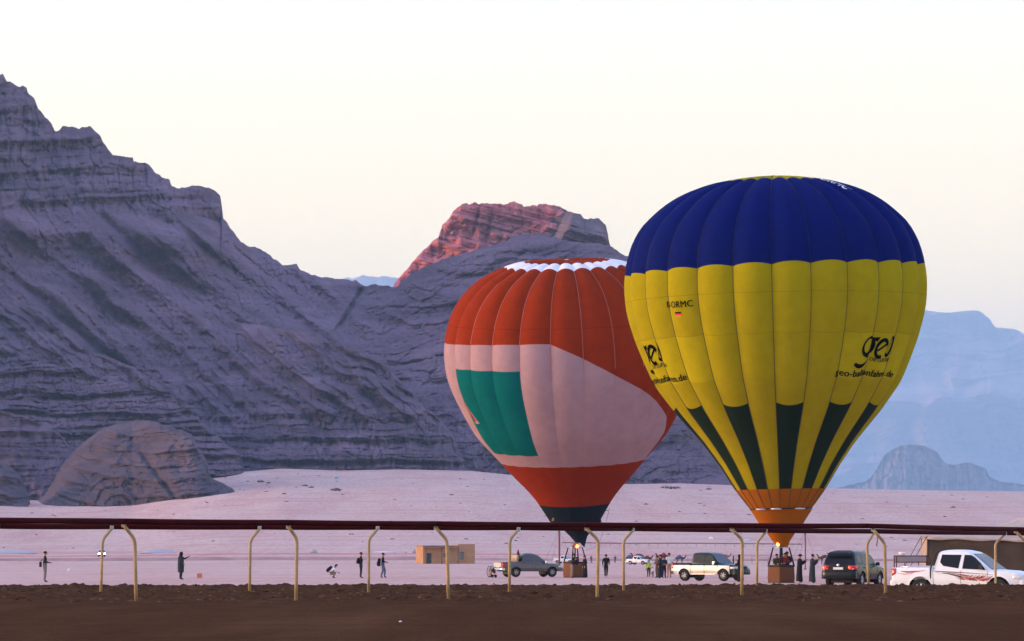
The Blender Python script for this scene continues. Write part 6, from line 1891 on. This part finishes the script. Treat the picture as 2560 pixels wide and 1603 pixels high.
MB().box((.20, 0, .48), (.26, .30, .30), taper=.85).lathe([(.06, 0), (.06, .1)], 8, c=(.2, 0, .62)).build('engine', M_PLAST, fan)
for sy in (-1, 1):
    MB().lathe([(.05, -.03), (.11, -.03), (.12, 0), (.11, .03), (.05, .03)], 14, c=(.25, sy * .30, .12), axis='Y').build('wheel', M_TYRE, fan)
MB().tube([(-.1, 0, .05), (-.1, 0, .12)], .03, 5).tube([(.1, .25, .12), (-.1, .25, .05)], .02, 5).tube([(.1, -.25, .12), (-.1, -.25, .05)], .02, 5).build('stand', M_PLAST, fan)

# ---- tether streamers and masts
def mast(x, D, row_top, label, r=.075, mat=None):
    Xw = px(x, 1400, D).x; g0 = plain_h(Xw, D)
    zt2 = px(x, row_top, D).z
    root = empty('flag_mast', (Xw, D, g0), 0, label, 'mast', 'red masts out on the plain')
    MB().tube([(0, 0, 0), (0.02, 0, (zt2 - g0) * .5), (0, 0, zt2 - g0)], [r * .7, r, r * 1.1], 7).build('pole', mat or simple('faded_red_paint', (0.16, 0.055, 0.06), 0.8), root)
    for k, (a, b) in enumerate(((-1.7, 0.8), (1.5, 1.2), (-0.9, -1.2))):
        MB().tube([(0, 0, (zt2 - g0) * .96), (a * 1.2, b * 1.2, 0)], .012, 4).build('guy_wire', M_BOLT, root)
    MB().lathe([(.16, 0), (.16, .08), (.1, .12)], 8).build('base', M_RUST, root)
    return root
mast(1398, 520, 1318, 'tall faded red mast left of the red balloon basket', .11)
mast(2013, 560, 1322, 'tall thin red mast right of the yellow balloon basket', .085)
# handling line from the red envelope mouth, and a sagging line to its right
q0 = px(1505, 1300, 336); q1 = px(1469, 1376, 336); q2 = px(1499, 1360, 337)
tag(MB().tube([px(1524, 1270, 338), px(1512, 1318, 338), px(1500, 1352, 337), px(1486, 1370, 337), px(1464, 1376, 337.5)], .014, 4).build('handling_line', M_BLACK), 'thin black handling line hanging at the right of the red balloon mouth', 'rope')

# ---- far fences, low walls and camp on the plain
M_OLDWOOD = simple('weathered_wood', (0.20, 0.115, 0.10), 0.9)
def post_fence(label, x0, x1, D, h, n, rails, name='wire_fence', rr=.03, pr=.05):
    root = empty(name, (px(x0, 1400, D).x, D, 0), 0, label, 'fence', 'fences out on the plain')
    X0_, X1_ = px(x0, 1400, D).x, px(x1, 1400, D).x
    ps = []
    for i in range(n):
        X = X0_ + (X1_ - X0_) * i / (n - 1)
        g0 = plain_h(X, D); ps.append((X - X0_, g0))
        MB().tube([(X - X0_, 0, g0 - .1), (X - X0_ + .03 * math.sin(i * 3), 0, g0 + h)], pr, 5).build('post', M_OLDWOOD, root)
    for q in rails:
        MB().tube([(a, 0, g + h * q) for a, g in ps], rr, 4).build('rail', M_OLDWOOD, root)
    return root
D1 = row_D(1700, 1385, 700, 1600)
post_fence('long low rail on closely set posts crossing the sand behind the camels', 1405, 2004, row_D(1700, 1367, 900, 1900), 1.0, 26, (1.0, .84), rr=.10, pr=.05)
post_fence('thin wire fence with sparse posts by the camels', 1480, 2080, 1010, 1.5, 16, (.95, .5), rr=.03, pr=.06)
M_FAR = simple('faded_grey_tent_cloth', (0.36, 0.33, 0.36), 0.95)
def low_tent(x0, x1, row, hgt, label, mat=M_FAR, cat='tent', round_=False):
    xm = (x0 + x1) / 2
    D = row_D(xm, row, 600, 1900)
    mpx = D / F; L = (x1 - x0) * mpx; Xw = px(xm, row, D).x
    root = empty('low_tent', (Xw, D, plain_h(Xw, D) - .1), 0, label, cat, 'camp shelters far out on the plain')
    H = hgt * mpx; dp = min(L * .5, 9)
    G = []
    for i in range(13):
        u = -1 + 2 * i / 12
        e = (1 - abs(u) ** (2.2 if not round_ else 2)) ** (.5 if round_ else .8)
        G.append([(L / 2 * u, dp * (j / 6 - .5), .08 + H * e * (1 - abs(2 * j / 6 - 1) ** (1.3 if not round_ else 2.4))) for j in range(7)])
    o = MB().grid(G).build('cover', mat, root); o.modifiers.new('thickness', 'SOLIDIFY').thickness = .06
    MB().box((0, 0, .1), (L * .9, dp * .9, .2)).build('groundsheet', M_OLDWOOD, root)
    for s_ in (-1, 1): MB().tube([(s_ * L * .3, 0, 0), (s_ * L * .3, 0, H * .8)], .06, 5).build('pole', M_OLDWOOD, root)
low_tent(-40, 96, 1384, 9, 'long grey tent at the far left of the plain')
low_tent(350, 446, 1383, 11, 'long grey tent right of the second rail post')
low_tent(774, 794, 1383, 11, 'small round grey tent above the crouching person', round_=True)
low_tent(925, 992, 1383, 5, 'low whitish tent behind the walking person', simple('whitish_tent_cloth', (0.55, 0.5, 0.52), 0.95))
low_tent(1010, 1018, 1384, 6, 'tiny grey tent left of the ochre hut', round_=True)
low_tent(1030, 1040, 1383, 11, 'narrow upright grey tent beside the ochre hut', round_=True)
low_tent(1772, 1784, 1349, 7, 'tiny white tent on the slope above the green pickup', simple('white_tent_cloth', (0.7, 0.68, 0.72), 0.9), round_=True)
low_tent(1858, 1880, 1353, 6, 'small pale blue tent on the slope right of the rail post', simple('pale_blue_tent_cloth', (0.42, 0.46, 0.56), 0.9))
low_tent(836, 846, 1186, 6, 'tiny turquoise tent at the foot of the mountain', simple('turquoise_tent_cloth', (0.18, 0.38, 0.42), 0.9), round_=True)

# low bank of darker sand along the far road
def bank(x0, x1, row, h, w, mat, name='sand_bank'):
    D = row_D((x0 + x1) / 2, row, 500, 1500)
    n_ = 160
    X = np.linspace(px(x0, row, D).x, px(x1, row, D).x, n_)
    t = np.linspace(-1, 1, 9)
    XX_, T_2 = np.meshgrid(X, t)
    YY_ = D + T_2 * w
    ZZ_ = ground_z(XX_, YY_) + h * (1 - T_2 ** 2) * (0.75 + 0.35 * fbm(XX_ / 14, T_2 * 0.3, 3, 4)) - 0.1
    o = grid_mesh(name, XX_, YY_, ZZ_, mat); tag(o, kind='structure'); return o
M_BANK = simple('dark_sand', (0.34, 0.20, 0.18), 0.95, 0.05, 0.2, 0.2)
bank(-200, 1120, 1401, 1.0, 5.0, M_BANK)
bank(1120, 2300, 1402, 0.8, 5.0, M_BANK)
bank(-200, 2000, 1386, 0.5, 3.0, simple('red_sand', (0.48, 0.20, 0.18), 0.95, 0.05, 0.2, 0.2))

# ---- desert shrubs on the far slope
M_SHRUB = simple('grey_green_shrub', (0.055, 0.052, 0.045), 0.95, 0.05, 0.3, 2.0)
M_TWIG = simple('dry_twig', (0.09, 0.065, 0.05), 0.9)
rs = random.Random(5)
def shrub_mesh(seed):
    r_ = random.Random(seed); m = MB()
    for k in range(70):
        t, u = r_.uniform(0, 2 * math.pi), r_.uniform(0, 1) ** .6
        c_ = Vector((.9 * u * math.cos(t), .9 * u * math.sin(t), r_.uniform(.12, .75) * (1.05 - .6 * u)))
        n_ = Vector((r_.uniform(-1, 1), r_.uniform(-1, 1), r_.uniform(-.3, 1))).normalized()
        a = n_.orthogonal().normalized() * r_.uniform(.10, .20); b = n_.cross(a)
        m.add([c_ - a, c_ + b * .6, c_ + a, c_ - b * .6], [(0, 1, 2, 3)])
    s_ = MB()
    for k in range(6):
        t = r_.uniform(0, 2 * math.pi)
        s_.tube([(0, 0, 0), (.3 * math.cos(t), .3 * math.sin(t), .3), (.6 * math.cos(t), .6 * math.sin(t), .5)], [.03, .02, .01], 4)
    return m.mesh('foliage', M_SHRUB), s_.mesh('stem', M_TWIG)
SHR = [shrub_mesh(i) for i in range(3)]
def shrub(x, row, s, label):
    D = row_D(x, row, 900, 1995)
    Xw = px(x, row, D).x
    o = empty('desert_shrub', (Xw, D, plain_h(Xw, D) - .05), rs.uniform(0, 6), label, 'shrub', 'dry shrubs on the far sand slope')
    o.scale = (s, s, s * .85)
    f_, t_ = SHR[rs.randrange(3)]
    link_mesh('foliage', f_, o); link_mesh('stem', t_, o)
for x, row, s, lab in ((840, 1228, 2.4, 'largest of the dark shrubs on the sand below the middle spur'), (652, 1207, 1.9, 'dark shrub on the sand right of the dome rock'), (671, 1209, 1.1, 'small shrub just right of the dark one by the dome rock'), (763, 1216, 1.3, 'left one of two neighbouring shrubs in mid slope'), (777, 1220, 1.3, 'right one of two neighbouring shrubs in mid slope'), (711, 1236, 1.0, 'lone small shrub low on the slope'), (620, 1205, 0.9, 'tiny shrub closest to the dome rock'),
                       (1128, 1238, 1.0, 'small shrub left of the red balloon mouth'), (1662, 1221, 2.0, 'left shrub of the row seen between the two balloons'), (1678, 1223, 2.2, 'big shrub of the row seen between the two balloons'), (1692, 1222, 1.8, 'right shrub of the row seen between the two balloons'), (1772, 1225, 1.5, 'shrub at the left edge of the yellow balloon mouth'), (1615, 1262, 1.0, 'small shrub right of the red balloon mouth'), (2382, 1270, 1.2, 'shrub on the sand at the right, above the rail')):
    shrub(x, row, s, lab)
vs = MB(); r_ = random.Random(9)
for k in range(170):
    x = r_.uniform(-100, 2700); D = r_.uniform(1250, 1960)
    Xw = (x - W0 / 2) / F * D; g0 = plain_h(Xw, D)
    s = r_.uniform(.2, .55)
    c_ = Vector((Xw, D, g0))
    for q in range(3):
        cc = c_ + Vector((r_.uniform(-.8, .8) * s, r_.uniform(-.8, .8) * s, 0)); hh = s * r_.uniform(.25, .5)
        ring = lambda rr, z_: [cc + Vector((s * rr * r_.uniform(.6, 1.2) * math.cos(a), s * rr * math.sin(a), z_ * r_.uniform(.7, 1.2))) for a in [j * math.pi / 3 for j in range(6)]]
        vs.add(ring(.8, 0) + ring(.95, hh * .55) + ring(.5, hh), [(i, (i + 1) % 6, 6 + (i + 1) % 6, 6 + i) for i in range(6)] + [(6 + i, 6 + (i + 1) % 6, 12 + (i + 1) % 6, 12 + i) for i in range(6)] + [(12, 13, 14, 15, 16, 17)])
tag(vs.build('scrub', M_SHRUB, fix=False), 'low dry scrub scattered over the far sand', kind='stuff')

# ---- clods and stones of churned dirt along the track edge
M_CLOD = simple('dirt_clod', (0.060, 0.033, 0.022), 1.0, 0.0, 0.5, 2.5)
M_CLOD_L = simple('dry_clod', (0.115, 0.066, 0.044), 1.0, 0.0, 0.3, 2.5)
def clods(n, mat, smin, smax, ya, yb_, seed, label):
    r_ = random.Random(seed); m = MB()
    ico = [(0, 0, 1), (.9, 0, .3), (.28, .85, .35), (-.72, .52, .3), (-.72, -.52, .35), (.28, -.85, .3), (.6, .4, -.4), (-.3, .7, -.4), (-.8, 0, -.4), (-.3, -.7, -.4), (.6, -.4, -.4)]
    fc = [(0, 1, 2), (0, 2, 3), (0, 3, 4), (0, 4, 5), (0, 5, 1), (1, 6, 2), (2, 7, 3), (3, 8, 4), (4, 9, 5), (5, 10, 1), (2, 6, 7), (3, 7, 8), (4, 8, 9), (5, 9, 10), (1, 10, 6)]
    xs_, ys_ = [], []
    for k in range(n):
        y = ya + (yb_ - ya) * r_.random() ** .8
        xs_.append(r_.uniform(-.125, .125) * y); ys_.append(y)
    zs_ = track_z(np.array([xs_]), np.array([ys_]))[0]
    for x, y, z in zip(xs_, ys_, zs_):
        s = smin + (smax - smin) * r_.random() ** 2.5
        sx, sy, sz = s * r_.uniform(.8, 1.7), s * r_.uniform(.8, 1.4), s * r_.uniform(.35, .8)
        j = [r_.uniform(.75, 1.25) for _ in ico]
        m.add([(x + p[0] * sx * q, y + p[1] * sy * q, z + p[2] * sz * q) for p, q in zip(ico, j)], fc, 0, True)
    return tag(m.build('dirt_clods', mat, fix=False), label, kind='stuff')
clods(2600, M_CLOD, .015, .075, 76, 109, 3, 'dark clods of churned dirt along the track edge')
clods(700, M_CLOD_L, .012, .05, 74, 108, 4, 'pale dry clods of dirt along the track edge')
p = px(1000, 1557, 51); 
tag(MB().prism([(-.018, -.012, .004), (.018, -.014, .004), (.02, .02, .010), (-.01, .02, .005)], .002).prism([(-.008, .0, .007), (.014, .004, .016), (.01, .018, .018), (-.01, .014, .01)], .0015).build('paper_scrap', simple('white_paper', (0.75, 0.75, 0.78)), loc=(p.x, 51, track_h(p.x, 51))), 'crumpled white scrap of paper lying on the brown track', 'litter')
p = px(172, 1429, 480)
tag(MB().lathe([(0, 0), (.10, .02), (.11, .2), (.05, .26), (.04, .32), (0, .33)], 10).build('plastic_bottle', simple('white_bottle', (0.7, 0.7, 0.74), 0.3), loc=(p.x, 480, plain_h(p.x, 480))), 'white plastic bottle on the sand right of the leftmost person', 'bottle')
